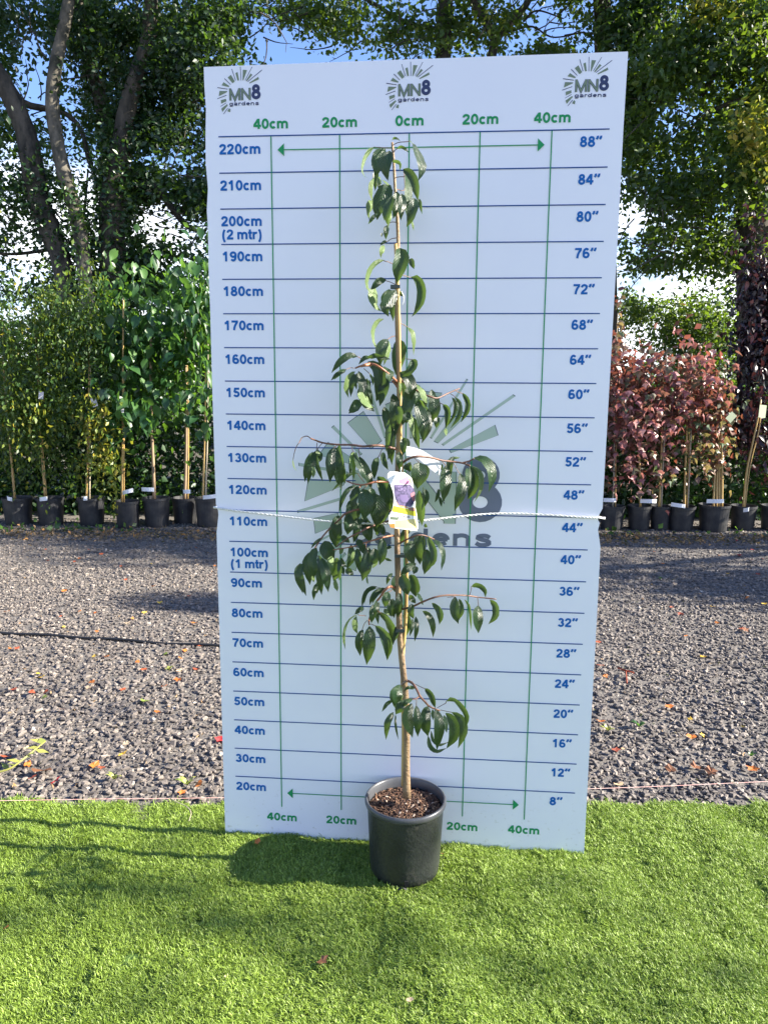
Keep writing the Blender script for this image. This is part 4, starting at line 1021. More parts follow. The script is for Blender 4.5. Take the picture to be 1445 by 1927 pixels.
# ------------------------------------------------------------------ leaves for trees and shrubs
def sky_leaves(P, size, v, droop=.4, wid=.55, fold=.25, r=rng):
    """many small folded leaves: 4 verts, 2 tris each"""
    n = len(P)
    az = r.uniform(0, 2 * pi, n); el = r.normal(-droop, .55, n)
    T = np.stack([np.cos(az) * np.cos(el), np.sin(az) * np.cos(el), np.sin(el)], 1)
    R = r.normal(size=(n, 3)); R -= T * (R * T).sum(1, keepdims=True); R /= np.linalg.norm(R, axis=1, keepdims=True) + 1e-9
    Nn = np.cross(T, R)
    s = (size * r.uniform(.65, 1.25, n))[:, None]
    base = P; tip = P + T * s
    mid = P + T * s * .42
    a = mid + R * s * wid / 2 + Nn * s * fold * .4; b = mid - R * s * wid / 2 + Nn * s * fold * .4
    V = np.stack([base, a, tip, b], 1).reshape(-1, 3)
    i = np.arange(n) * 4
    Fc = np.concatenate([np.stack([i, i + 1, i + 2], 1), np.stack([i, i + 2, i + 3], 1)])
    return V, Fc, np.repeat(v, 4)

def hash3(P, f, seed=1):
    r = np.random.default_rng(seed); o = np.zeros(len(P))
    for k in range(9):
        d = r.normal(size=3); d /= np.linalg.norm(d)
        o += np.sin((P @ d) * f * r.uniform(.7, 1.6) + r.uniform(0, 6.28))
    return o / 3.0

GAPS = []     # px ellipses where the sky shows: cx, cy, rx, ry, strength
def gate(px, py):
    g = np.ones(len(px))
    for cx, cy, rx, ry, s in GAPS:
        d = ((px - cx) / rx) ** 2 + ((py - cy) / ry) ** 2
        g *= 1 - s * np.exp(-d ** 2 * .9)
    return g
DENS = 1.2
def blob_points(cx, cy, rx, ry, n, Y, dY, f=5.0, seed=1, cl=.7):
    n = int(n * DENS)
    px = cx + rx * rng.normal(0, .5, n * 3); py = cy + ry * rng.normal(0, .5, n * 3)
    Yv = Y + dY * rng.uniform(-1, 1, n * 3)
    base = np.array([0, 0, H])
    a = px - 722.5; b = py - 963.5; c, s = cos(-ROLL), sin(-ROLL)
    A_ = c * a - s * b; B_ = s * a + c * b; dz = -B_ / F
    Rr = np.stack([A_ / F, cos(PITCH) + dz * sin(PITCH), -sin(PITCH) + dz * cos(PITCH)], 1)
    P = base + Rr * (Yv / Rr[:, 1])[:, None]
    pr = gate(px, py) * np.clip(.56 + 1.15 * cl * hash3(P, f, seed), 0, 1)
    k = (rng.random(len(P)) < pr) & (P[:, 2] > .02)
    P = P[k]
    return P[:n]
def ellip(c, rad, n, f=4.0, seed=3, cl=.8):
    q = rng.normal(size=(n * 3, 3)); q /= np.linalg.norm(q, axis=1, keepdims=True)
    q *= (rng.random(len(q)) ** .45)[:, None]
    P = np.array(c) + q * np.array(rad)
    k = rng.random(len(P)) < np.clip(.5 + cl * hash3(P, f, seed), 0, 1)
    return P[k][:n]

dk = [(0, (.007, .022, .012)), (.55, (.013, .040, .015)), (.85, (.028, .072, .018)), (1, (.12, .17, .03))]
M_tleaf = leafmat('tree_leaf', dk, trans=(.16, .30, .02), tf=.30, rough=.5)
M_maple = leafmat('maple_leaf', [(0, (.010, .028, .010)), (.5, (.022, .055, .013)), (.85, (.06, .11, .018)), (1, (.24, .26, .03))], trans=(.24, .38, .02), tf=.36, rough=.5)
M_ivy = leafmat('ivy_leaf', [(0, (.008, .026, .010)), (.6, (.022, .060, .015)), (1, (.09, .14, .03))], trans=(.12, .24, .02), tf=.2, rough=.35)
M_hedge = leafmat('hedge_leaf', [(0, (.008, .024, .008)), (.5, (.018, .052, .012)), (1, (.05, .12, .02))], trans=(.14, .30, .02), tf=.25, rough=.45)
M_lime = leafmat('bright_leaf', [(0, (.012, .042, .016)), (.5, (.026, .080, .022)), (1, (.075, .16, .035))], trans=(.20, .42, .05), tf=.28, rough=.42, source='obj')
M_limes = leafmat('bright_leaf_mass', [(0, (.012, .04, .012)), (.5, (.03, .08, .018)), (1, (.08, .17, .03))], trans=(.28, .55, .04), tf=.38, rough=.42)
M_birch = leafmat('small_leaf', [(0, (.018, .045, .012)), (.6, (.045, .10, .02)), (.85, (.13, .19, .025)), (1, (.42, .32, .03))], trans=(.35, .45, .03), tf=.35, rough=.45)
M_yel = leafmat('yellowing_and_sunlit_leaf', [(0, (.05, .10, .015)), (.5, (.15, .20, .03)), (1, (.44, .32, .04))], trans=(.42, .42, .03), tf=.38, rough=.45)
M_red = leafmat('red_leaf', [(0, (.06, .10, .04)), (.22, (.11, .10, .055)), (.4, (.23, .085, .085)), (.8, (.37, .14, .14)), (1, (.52, .32, .29))], trans=(.45, .17, .12), tf=.27, rough=.42, source='obj')
M_reds = leafmat('red_leaf_mass', [(0, (.03, .07, .025)), (.45, (.10, .06, .04)), (1, (.30, .14, .12))], trans=(.45, .12, .07), tf=.28, rough=.42)
M_pinkg = leafmat('pink_green_leaf', [(0, (.04, .09, .03)), (.5, (.10, .14, .06)), (.8, (.25, .12, .09)), (1, (.38, .24, .17))], trans=(.40, .30, .10), tf=.3, rough=.42, source='obj')
M_purple = leafmat('dark_purple_leaf', [(0, (.010, .008, .010)), (.6, (.024, .013, .018)), (1, (.07, .035, .035))], trans=(.12, .03, .03), tf=.15, rough=.35)
M_bark = simple('tree_bark', (.018, .017, .013), (.085, .072, .055), rough=.95, scale=9, bump=1, bscale=30, vec_scale=(1, 1, .35))
M_barkg = simple('grey_bark', (.035, .035, .025), (.15, .13, .10), rough=.95, scale=9, bump=1, bscale=26, vec_scale=(1, 1, .6))
M_tan = simple('young_stem', (.30, .21, .12), (.18, .12, .07), rough=.6, scale=12, vec_scale=(1, 1, .3))
M_grow = simple('cane_grey', (.30, .26, .19), (.42, .35, .24), rough=.6, scale=12)

def crown(root, clouds, material, name='crown', size=.098, vm=.45, vs=.2, **k):
    P = np.vstack([c for c in clouds if len(c)])
    v = np.clip(vm + vs * rng.normal(size=len(P)) + .18 * hash3(P, 2.5, 9), 0, 1)
    V, Fc, v4 = sky_leaves(P, size, v, **k)
    return part(name, V, Fc, material, root, attr=v4, kind='stuff')

def limb(root, name, pts, Y, material, n=9, jit=.08, dy=0):
    P = [at(x, y, Y + dy * i) for i, (x, y, r) in enumerate(pts)]
    R = [r / F * (Y / .985) for x, y, r in pts]
    k = 5 * len(P); mb = MB()
    mb.tube(smoothpts(P, k), np.interp(np.linspace(0, 1, k), np.linspace(0, 1, len(R)), R), n, jit=jit)
    return part(name, mb.V, mb.F, material, root, smooth=True)

def along(pts, Y, n, r, seed=5):
    """leaf points hugging a trunk"""
    P = smoothpts([at(x, y, Y) for x, y, _ in pts], 60); R = np.interp(np.linspace(0, 1, 60), np.linspace(0, 1, len(pts)), [q[2] / F * Y for q in pts])
    i = rng.integers(0, 60, n); P = np.array(P)[i]; a = rng.uniform(0, 2 * pi, n); rr_ = R[i] * rng.uniform(.95, 1.35, n) + rng.exponential(r, n)
    Q = P + np.stack([np.cos(a) * rr_, np.sin(a) * rr_, rng.normal(0, .06, n)], 1)
    k = rng.random(n) < np.clip(.62 + .6 * hash3(Q, 4, seed), 0, 1)
    return Q[k]

GAPS[:] = [(62, 130, 34, 90, .9), (80, 190, 22, 50, .9), (20, 300, 25, 45, .6), (100, 420, 30, 60, .96), (40, 440, 40, 40, .6), (170, 370, 16, 60, .93), (300, 420, 60, 46, .95), (350, 300, 45, 70, .62),
           (365, 445, 40, 40, .9), (45, 500, 60, 45, .85), (520, 84, 48, 34, .97), (480, 60, 30, 40, .8), (1050, 45, 52, 42, .93), (975, 80, 40, 24, .8), (700, 40, 22, 30, .6), (1235, 535, 52, 30, .97), (1195, 420, 18, 60, .85), (1240, 470, 60, 20, .7),
           (1250, 230, 40, 20, .5), (1330, 150, 60, 12, .4), (330, 500, 40, 20, .7), (145, 330, 10, 40, .6), (400, 100, 20, 20, .6)]
TY = 11.6
# --- left trees
T = thing('ivy_tree', at(60, 955, TY), 'leaning ivy-clad tree at the far left, its trunk curving up to the left', 'tree', 'old trees behind the potted row')
tr1 = [(150, 940, 20), (135, 640, 18), (118, 500, 15), (96, 436, 15), (73, 378, 17), (60, 305, 19), (49, 247, 20), (17, 174, 17), (-20, 110, 15), (-70, 20, 13)]
limb(T, 'trunk', tr1, TY - .7, M_bark)
limb(T, 'branch', [(20, 174, 7), (50, 196, 6), (90, 205, 5), (125, 215, 4), (150, 240, 3), (170, 300, 2.5), (185, 350, 2)], TY - .2, M_bark)
limb(T, 'branch', [(90, 470, 3.5), (50, 476, 3), (10, 478, 2.5), (-40, 470, 2)], TY, M_bark)
crown(T, [along(tr1[:7], TY - .7, 4200, .06)], M_ivy, name='ivy', size=.075, vm=.4)
crown(T, [blob_points(-90, 120, 180, 260, 5200, TY, 1.2), blob_points(20, 40, 80, 60, 900, TY, .9), blob_points(20, 330, 75, 120, 1100, TY, .8), blob_points(5, 470, 70, 90, 900, TY + .5, .8), blob_points(60, 130, 70, 160, 500, TY, .9)], M_tleaf)

T = thing('ash_tree', at(175, 955, TY + .3), 'bare grey trunk rising behind the left potted trees with leafy top', 'tree', 'old trees behind the potted row')
tr2 = [(190, 940, 17), (172, 640, 15), (157, 480, 14), (145, 407, 13.5), (128, 349, 13), (110, 276, 12.5), (100, 203, 12.5), (102, 145, 12), (116, 73, 11), (131, 0, 10), (140, -90, 9)]
limb(T, 'trunk', tr2, TY - .8, M_barkg, jit=.05)
limb(T, 'dead_branch', [(113, 428, 2.5), (140, 420, 3), (157, 405, 2.6), (163, 360, 2), (166, 320, 1.6)], TY, M_barkg)
limb(T, 'dead_branch', [(190, 400, 1.6), (188, 350, 2), (165, 300, 2), (158, 250, 2.4), (140, 225, 1.5)], TY, M_barkg)
crown(T, [along(tr2[2:5], TY - .8, 800, .05)], M_ivy, name='ivy', size=.075, vm=.6)
crown(T, [blob_points(140, 40, 85, 70, 1500, TY + .3, 1), blob_points(180, 150, 60, 150, 1700, TY + .9, .8), blob_points(170, -120, 160, 110, 1500, TY + .3, 1.2), blob_points(150, 520, 140, 60, 2200, TY + .8, .9), blob_points(90, 300, 60, 120, 600, TY + .8, .9)], M_tleaf, vm=.5)

T = thing('ivy_tree', at(215, 955, TY + .1), 'broad forked trunk thickly covered in ivy behind the left edge of the board', 'tree', 'old trees behind the potted row')
tr3 = [(216, 940, 26), (214, 640, 24), (212, 494, 22), (212, 378, 22), (227, 291, 23), (241, 203, 22), (262, 131, 17), (279, 81, 14), (285, 0, 12), (292, -90, 10)]
limb(T, 'trunk', tr3, TY - .5, M_bark, n=12)
fk = [(227, 291, 15), (203, 233, 13), (186, 174, 12), (163, 87, 10), (151, 0, 9), (140, -60, 8)]
limb(T, 'limb', fk, TY + .1, M_bark)
limb(T, 'branch', [(240, 350, 8), (290, 352, 7), (330, 400, 6), (352, 425, 5), (385, 440, 3)], TY, M_bark)
limb(T, 'branch', [(255, 258, 4), (300, 256, 4), (340, 262, 3.5), (380, 275, 3), (420, 285, 2)], TY, M_bark)
crown(T, [along(tr3[:7], TY - .5, 9500, .10), along(fk, TY + .1, 2600, .07)], M_ivy, name='ivy', size=.08, vm=.4)
crown(T, [blob_points(330, 110, 130, 120, 6200, TY + .3, 1.3), blob_points(290, 240, 90, 110, 2600, TY + .3, 1), blob_points(350, 330, 70, 90, 1500, TY, .9), blob_points(240, 380, 70, 90, 1500, TY + .5, .7),
          blob_points(330, 440, 90, 70, 900, TY - .3, .8), blob_points(430, 50, 70, 60, 1900, TY, 1), blob_points(230, 60, 70, 80, 1900, TY + .5, 1), blob_points(300, -130, 260, 130, 5500, TY, 1.5), blob_points(300, 520, 130, 60, 2600, TY, .8), blob_points(350, 400, 80, 90, 1300, TY - .3, .6), blob_points(260, 310, 70, 120, 1800, TY, .6),
          blob_points(460, 250, 60, 250, 1500, TY + .5, 1)], M_tleaf)
# --- centre trees
T = thing('beech_tree', at(833, 955, TY + 1), 'tree with a dark straight trunk rising behind the middle of the board', 'tree', 'old trees behind the potted row')
limb(T, 'trunk', [(838, 940, 24), (836, 500, 20), (834, 105, 16), (836, 40, 15), (840, -40, 14), (842, -120, 12)], TY + 1, M_bark)
limb(T, 'branch', [(836, 60, 5), (760, 40, 4), (700, 5, 3), (650, -20, 2)], TY + 1, M_bark)
crown(T, [blob_points(630, 40, 80, 55, 900, TY + .6, .9), blob_points(560, 10, 70, 35, 500, TY + .6, .9), blob_points(750, 60, 80, 60, 900, TY + 1, 1), blob_points(860, 40, 70, 60, 800, TY + 1.3, .8), blob_points(720, -110, 260, 110, 5200, TY + 1, 1.5)], M_maple, vm=.42)
T = thing('oak_tree', at(925, 955, TY + .6), 'tree forking into two dark limbs above the right half of the board', 'tree', 'old trees behind the potted row')
limb(T, 'trunk', [(922, 940, 20), (922, 300, 16), (925, 105, 13), (930, 72, 12), (905, 25, 10), (882, -10, 8), (850, -60, 7)], TY + .6, M_bark)
limb(T, 'limb', [(928, 80, 8), (955, 45, 8), (985, 15, 6), (1005, -20, 5)], TY + .6, M_bark)
limb(T, 'twig', [(955, 60, 2), (1000, 50, 1.6), (1040, 70, 1.2), (1100, 60, 1)], TY + .6, M_bark)
limb(T, 'twig', [(985, 40, 2), (1010, 20, 1.4), (1060, 35, 1)], TY + .6, M_bark)
crown(T, [blob_points(950, 40, 55, 50, 450, TY + .6, .7), blob_points(1030, 100, 80, 22, 700, TY + .6, .7), blob_points(1000, -100, 160, 90, 3000, TY + .6, 1.3), blob_points(1070, 30, 50, 60, 260, TY + .6, .7), blob_points(900, 90, 90, 30, 500, TY + .6, .7)], M_maple, vm=.5)
T = thing('ash_tree', at(1132, 955, TY + .2), 'tree with a thick plain trunk rising behind the top right corner of the board', 'tree', 'old trees behind the potted row')
limb(T, 'trunk', [(1150, 940, 22), (1142, 500, 19), (1136, 105, 16), (1133, 40, 15), (1130, -60, 14)], TY + .2, M_bark)
crown(T, [blob_points(1170, 70, 60, 60, 1700, TY + .2, .9), blob_points(1200, 200, 60, 110, 2300, TY + .5, .8), blob_points(1130, -110, 150, 90, 2500, TY, 1.3), blob_points(1210, 10, 50, 50, 1000, TY + .2, .7)], M_tleaf, vm=.55)
# --- right maple
T = thing('maple_tree', at(1420, 955, TY - .6), 'spreading maple with arching dark limbs and yellow-green leaves on the right', 'tree', 'old trees behind the potted row')
tr7 = [(1432, 940, 34), (1425, 640, 34), (1418, 500, 33), (1420, 330, 30), (1440, 200, 28), (1470, 60, 24), (1500, -60, 20)]
limb(T, 'trunk', tr7, TY - .6, M_bark, n=12)
limb(T, 'limb', [(1445, 250, 9), (1435, 130, 8), (1385, 110, 8), (1345, 140, 6), (1320, 180, 4)], TY - .7, M_bark)
limb(T, 'limb', [(1450, 60, 9), (1400, 62, 8), (1350, 76, 8), (1290, 78, 7), (1262, 100, 6), (1235, 118, 4), (1200, 125, 3)], TY - .5, M_bark)
limb(T, 'branch', [(1425, 180, 4), (1370, 195, 4), (1325, 218, 3), (1290, 250, 2)], TY - .9, M_bark)
crown(T, [along(tr7[:5], TY - .6, 3600, .10)], M_ivy, name='ivy', size=.085, vm=.35)
crown(T, [blob_points(1300, 130, 130, 120, 5200, TY - .3, 1.4), blob_points(1290, 330, 110, 120, 4200, TY - .3, 1.2), blob_points(1420, 290, 80, 170, 3600, TY - 1.3, .8), blob_points(1350, 470, 90, 60, 2100, TY, .9), blob_points(1230, 470, 60, 70, 1000, TY, .8),
          blob_points(1400, 60, 90, 70, 2600, TY - 1, .8), blob_points(1550, 150, 140, 320, 5200, TY - 1, 1.5), blob_points(1350, -130, 260, 120, 6500, TY - .5, 1.6), blob_points(1190, 300, 40, 120, 800, TY - .3, .8)], M_maple, size=.10, vm=.42, vs=.22)
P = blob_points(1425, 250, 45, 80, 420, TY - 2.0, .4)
crown(T, [P, blob_points(1330, 20, 60, 25, 160, TY - 1.6, .4)], M_yel, name='painted_sunlit_leaves', size=.10, vm=.45)  # sunlight on these maple leaves is painted in as yellow leaf colour
# fine bare twigs running through the crowns
def twigs(root, specs, Y, nm='twigs'):
    mb = MB()
    for (x0, y0, a, ln, k) in specs:
        for j in range(k):
            x, y = x0 + random.gauss(0, 26), y0 + random.gauss(0, 26); ang = a + random.gauss(0, .5); Yd = Y + random.uniform(-.6, .6)
            P = []; st = ln * random.uniform(.6, 1.2) / 5
            for i in range(6):
                P.append(at(x, y, Yd)); ang += random.gauss(0, .22); x += cos(ang) * st; y -= sin(ang) * st
            mb.tube(P, [.011, .009, .008, .006, .005, .003], 4, cap=False)
    part(nm, mb.V, mb.F, M_bark, root, kind='stuff')
TR = {}
for o_ in bpy.data.objects:
    if o_.type == 'EMPTY' and o_.get('group') == 'old trees behind the potted row': TR[o_['label'][:22]] = o_
for key, o_ in TR.items():
    if key.startswith('leaning'): twigs(o_, [(60, 200, .8, 90, 7), (20, 420, 2.6, 80, 7), (95, 420, -.6, 90, 6), (40, 60, 1.2, 90, 6)], TY - .4)
    elif key.startswith('broad forked'): twigs(o_, [(290, 420, -.3, 110, 10), (350, 330, .1, 110, 8), (360, 440, .3, 90, 7), (340, 170, .4, 100, 7), (470, 60, -.3, 90, 6)], TY - .3)
    elif key.startswith('tree with a dark'): twigs(o_, [(650, 50, 2.9, 110, 8), (560, 30, 2.8, 90, 6), (760, 60, .6, 80, 6)], TY + .3)
    elif key.startswith('tree forking'): twigs(o_, [(1030, 60, .3, 100, 9), (960, 30, 1.2, 80, 6)], TY + .3)
    elif key.startswith('spreading'): twigs(o_, [(1300, 190, 2.6, 110, 9), (1240, 470, -2.6, 100, 8), (1330, 400, 2.9, 110, 8), (1220, 380, -2, 80, 6)], TY - .8)
# bushes and hedge behind the row
GAPS[:] = [(1235, 535, 55, 24, .9)]
T = thing('bush', at(1290, 950, 12.6), 'tall loose green bush behind the red-leaved potted trees', 'bush')
crown(T, [blob_points(1290, 625, 110, 75, 5200, 12.8, .8, f=3), blob_points(1350, 720, 130, 130, 3800, 12.8, .8), blob_points(1200, 590, 50, 50, 900, 12.8, .6)], M_maple, size=.08, vm=.6)
mb = MB(); mb.tube([at(1290, 955, 12.6), at(1292, 800, 12.6), at(1280, 650, 12.6)], [.06, .04, .02], 7)
part('stem', mb.V, mb.F, M_bark, T)
T = thing('hedge', (-3.6, 9.7, -.05), 'dark ivy-grown hedge filling the space behind the left row of pots', 'hedge')
P = np.stack([rng.uniform(-9, -.9, 62000), rng.uniform(8.7, 10.2, 62000), 2.3 * rng.random(62000) ** 1.25], 1)
P = P[rng.random(len(P)) < np.clip(.9 + .5 * hash3(P, 3, 4), 0, 1)]
crown(T, [P], M_hedge, name='foliage', size=.085, vm=.35, vs=.22)
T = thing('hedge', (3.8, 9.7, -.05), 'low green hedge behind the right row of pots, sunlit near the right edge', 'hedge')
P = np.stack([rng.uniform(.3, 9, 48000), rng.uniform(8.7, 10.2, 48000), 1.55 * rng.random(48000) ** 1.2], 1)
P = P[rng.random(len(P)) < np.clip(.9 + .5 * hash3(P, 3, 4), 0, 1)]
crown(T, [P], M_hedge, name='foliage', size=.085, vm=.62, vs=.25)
P = np.stack([rng.uniform(-30, 32, 26000), rng.uniform(19, 24, 26000), 3.3 * rng.random(26000)], 1)
P[:, 2] *= (.8 + .3 * np.sin(P[:, 0] * .7) + .15 * np.sin(P[:, 0] * 2.1))
V, Fc, v4 = sky_leaves(P, .34, np.clip(.5 + .2 * rng.normal(size=len(P)), 0, 1))
o = single('far_thicket', V, Fc, M_tleaf, kind='stuff', attr=v4)
o['label'] = 'distant leafy thicket seen low between the trees'
# tree outside the frame on the right whose crown dapples the yard
T = thing('roadside_tree', (10.2, 6.6, -.05), 'leafy tree standing at the right-hand end of the yard', 'tree')
mb = MB(); mb.tube([(10.2, 6.9, -.05), (10.3, 6.8, 1.5), (10.1, 6.7, 3.5), (10.2, 6.6, 6.5)], [.2, .16, .13, .05], 9); part('trunk', mb.V, mb.F, M_bark, T)
for q in (((10.1, 6.7, 3.2), (9.3, 5.6, 4.1), (8.9, 5.0, 4.5)), ((10.1, 6.7, 3.0), (9.5, 7.6, 3.8), (9.2, 8.2, 4.2))):
    mb = MB(); mb.tube(q, [.07, .05, .03], 7); part('branch', mb.V, mb.F, M_bark, T)
crown(T, [ellip((9.8, 5.8, 4.3), (1.4, 1.5, 1.7), 3600, f=2.6), ellip((9.8, 6.9, 3.2), (1.2, .6, 1.2), 1500, f=2.6), ellip((10.3, 4.9, 3.6), (1.0, .55, .8), 1800, f=2.6), ellip((10.2, 6.3, 6.6), (1.3, 1.3, 1.2), 4200, f=2.6), ellip((10.4, 4.4, 6.0), (.9, .35, .6), 1300, f=2.6), ellip((11.0, 1.1, 6.3), (1.1, .55, .8), 150, f=2.6), ellip((10.8, 2.3, 6.6), (1.0, .5, .6), 60, f=2.6)], M_tleaf, size=.125)  # clumps added and shaped for the shade they cast on gravel and turf

DENS = 1.0
# ------------------------------------------------------------------ rows of potted nursery trees
def heart(seed, ln=1.0, wd=.72, curl=.5):
    r = np.random.default_rng(seed); V = []; n = 6
    for i in range(n + 1):
        t = i / n
        prof = [.35, .86, 1.0, .88, .62, .30, .02][i]
        z = -curl * t * t * .5
        for u in (-1, 0, 1):
            V.append((u * wd / 2 * prof, t * ln - (.12 if i == 0 and u else 0) * ln, z + abs(u) * .10 * prof + r.uniform(-.02, .02)))
    Fc = [(i * 3 + k, i * 3 + k + 1, i * 3 + k + 4, i * 3 + k + 3) for i in range(n) for k in range(2)]
    return V, Fc
def lobed(seed):
    r = np.random.default_rng(seed)
    pts = []
    for k, (a, l) in enumerate(((-150, .5), (-95, .8), (-48, .42), (0, 1.0), (48, .42), (95, .8), (150, .5))):
        pts.append((a, l * r.uniform(.9, 1.1)))
    V = [(0, .35, .03)]
    full = []
    for i, (a, l) in enumerate(pts):
        full.append((a, l))
    for a, l in full:
        th_ = radians(a); V.append((sin(th_) * l * .55, .35 + cos(th_) * l * .6, -.12 * l + r.uniform(-.05, .05)))
    n = len(full)
    Fc = [(0, i, i + 1) for i in range(1, n)] + [(0, n, 1)]
    return V, Fc
def leaf_variants(fn, material, k=7, nm='leaf'):
    out = []
    for s in range(k):
        V, Fc = fn(s); out.append(mesh(nm, V, Fc, (material,), smooth=(fn is not lobed)))
    return out
LV_lime = leaf_variants(lambda s: heart(s, wd=.62 + .02 * s), M_lime)
LV_long = leaf_variants(lambda s: heart(s, wd=.42, curl=.9), M_lime)
LV_red = leaf_variants(lobed, M_red)
LV_pg = leaf_variants(lobed, M_pinkg)
def hang_leaves(root, centers, variants, size, droop=(.9, .35), face=None):
    off = ROOTLOC[root.name]
    for c in centers:
        az = random.uniform(0, 2 * pi) if face is None else random.gauss(face, 1.1)
        el = -random.gauss(*droop)
        T_ = Vector((cos(az) * cos(el), sin(az) * cos(el), sin(el)))
        o = bpy.data.objects.new('leaf', random.choice(variants)); COL.objects.link(o)
        z = Vector((0, 0, 1)) if abs(T_.z) < .95 else Vector((cos(az), sin(az), 0))
        zz = (z - T_ * z.dot(T_)).normalized()
        xx = T_.cross(zz)
        rot = Matrix((xx, T_, zz)).transposed() @ Matrix.Rotation(random.gauss(0, .5), 3, 'Y')
        sc = size * random.uniform(.7, 1.2)
        o.matrix_local = Matrix.Translation(Vector(c - off)) @ rot.to_4x4() @ Matrix.Scale(sc, 4)
        o.parent = root
RY = 8.08
M_bpot = simple('nursery_pot', (.013, .014, .018), (.050, .048, .046), rough=.5, scale=9, lo=.42, hi=.8)
M_tag = simple('white_tag', (.78, .78, .78), rough=.5)
def potted(px, wpx, label, stems, top=940, name='potted_tree', cat='potted tree', base=990):
    c = gp(px, base, -.01); c[1] += wpx / F * 8 / 2 * .9; 
    r = wpx / 2 / F * c[1] / cos(.07); hgt = (base - top) / F * c[1] * 1.0
    root = thing(name, (c[0], c[1], -.02), label, cat, 'potted trees lined up in front of the hedge')
    mb = MB(); mb.lathe(c[0], c[1], [(r * .84, -.02), (r * .86, .0), (r * .95, hgt * .7), (r * .97, hgt - .03), (r * 1.03, hgt - .028), (r * 1.03, hgt), (r * .97, hgt), (r * .93, hgt - .05)], 28)
    part('pot', mb.V, mb.F, M_bpot, root, smooth=False)
    V = [(c[0], c[1], hgt - .03)] + [(c[0] + r * .94 * cos(2 * pi * k / 20), c[1] + r * .94 * sin(2 * pi * k / 20), hgt - .035) for k in range(20)]
    part('soil', V, [(0, 1 + k, 1 + (k + 1) % 20) for k in range(20)], M_soil, root)
    for kind, pts_ in stems:
        P = [at(x, y, c[1] + dy_) for (x, y), dy_ in zip(pts_, np.linspace(0, .06, len(pts_)))]
        P[0][2] = hgt - .05
        r0 = {'s': .014, 'c': .007, 'k': .020, 't': .009}[kind]
        mb = MB(); k = 4 * len(P)
        mb.tube(smoothpts(P, k), np.linspace(r0, r0 * (.55 if kind != 'c' else .9), k), 7, jit=.05)
        part('cane' if kind == 'c' else 'stem', mb.V, mb.F, {'s': M_cane, 'c': M_cane, 'k': M_tan, 't': M_grow}[kind], root, smooth=True)
    return root, c
def tagband(x0, x1, y, Yd, label):
    a = at(x0, y, Yd); b = at(x1, y, Yd)
    mb = MB(); hh = .021; th_ = .0015; n = 7; V = []
    sgn = random.uniform(-.03, .04)
    for i in range(n):
        t = i / (n - 1); q = a + (b - a) * t; q = q + np.array([0, -.05 * sin(t * pi * .8), sgn * (t - .5) - .012 * (t - .5) ** 2])
        V += [q + (0, 0, -hh), q + (0, 0, hh), q + (0, th_, -hh), q + (0, th_, hh)]
    Fc = []
    for i in range(n - 1):
        a_ = 4 * i; b_ = a_ + 4
        Fc += [(a_, b_, b_ + 1, a_ + 1), (a_ + 2, a_ + 3, b_ + 3, b_ + 2), (a_ + 1, b_ + 1, b_ + 3, a_ + 3), (a_, a_ + 2, b_ + 2, b_)]
    Fc += [(0, 1, 3, 2), (4 * n - 4, 4 * n - 2, 4 * n - 1, 4 * n - 3)]
    m2 = MB(); m2.add(V, Fc)
    single('plant_tag', V, Fc, M_tag, label, 'tag', 'white tags tied round the potted stems')
def hangcard(x, y, w_, h_, ang, label, material):
    q = [(-w_ / 2, -h_ / 2), (w_ / 2, -h_ / 2), (w_ / 2, h_ / 2), (-w_ / 2, h_ / 2)]; V = []
    for dd in (0, .002):
        for a, b in q:
            V.append(at(x + a * cos(ang) - b * sin(ang), y + a * sin(ang) + b * cos(ang), 7.82 + dd + .0012 * a))
    single('plant_card', V, [(0, 1, 2, 3), (7, 6, 5, 4), (0, 4, 5, 1), (1, 5, 6, 2), (2, 6, 7, 3), (3, 7, 4, 0)], material, label, 'plant label')

def cloudpx(cx, cy, rx, ry, n, Y=RY, dY=.28, cl=.35, f=6):
    return blob_points(cx, cy, rx, ry, n, Y, dY, f=f, cl=cl)
GAPS[:] = []
# left row
R_, c = potted(25, 54, 'weeping small-leaved tree in the leftmost black pot, tan stem leaning left', [('s', [(29, 940), (22, 860), (13, 770), (8, 690), (6, 600)])], name='potted_birch')
crown(R_, [cloudpx(20, 700, 42, 170, 2100), cloudpx(25, 800, 40, 90, 900), cloudpx(0, 640, 60, 120, 900)], M_birch, name='foliage', size=.05, vm=.5, vs=.22, droop=.9)
R_, c = potted(88, 50, 'weeping small-leaved tree in the second black pot from the left, one stem', [('s', [(86, 940), (79, 840), (74, 740), (70, 660), (66, 580)]), ('c', [(89, 940), (80, 820), (76, 720), (66, 590)])], name='potted_birch')
crown(R_, [cloudpx(88, 690, 45, 160, 2400), cloudpx(80, 820, 45, 80, 900), cloudpx(90, 590, 50, 60, 900)], M_birch, name='foliage', size=.052, vm=.5, vs=.2, droop=.9)
R_, c = potted(166, 50, 'small-leaved tree yellowing at the bottom in the third black pot from the left', [('s', [(163, 940), (166, 860), (168, 760), (169, 660), (170, 590)]), ('t', [(169, 940), (170, 820), (171, 700), (170, 585)])], name='potted_birch')
crown(R_, [cloudpx(160, 660, 55, 150, 2300), cloudpx(130, 760, 50, 120, 1300)], M_birch, name='foliage', size=.052, vm=.42, vs=.18, droop=.9)
crown(R_, [cloudpx(175, 810, 45, 90, 520, RY - .15, .2), cloudpx(205, 860, 40, 50, 150, RY - .15), cloudpx(215, 930, 8, 60, 45, RY - .22, .04, cl=0), cloudpx(55, 780, 60, 90, 130, RY - .2)], M_yel, name='yellow_foliage', size=.062, droop=.8)
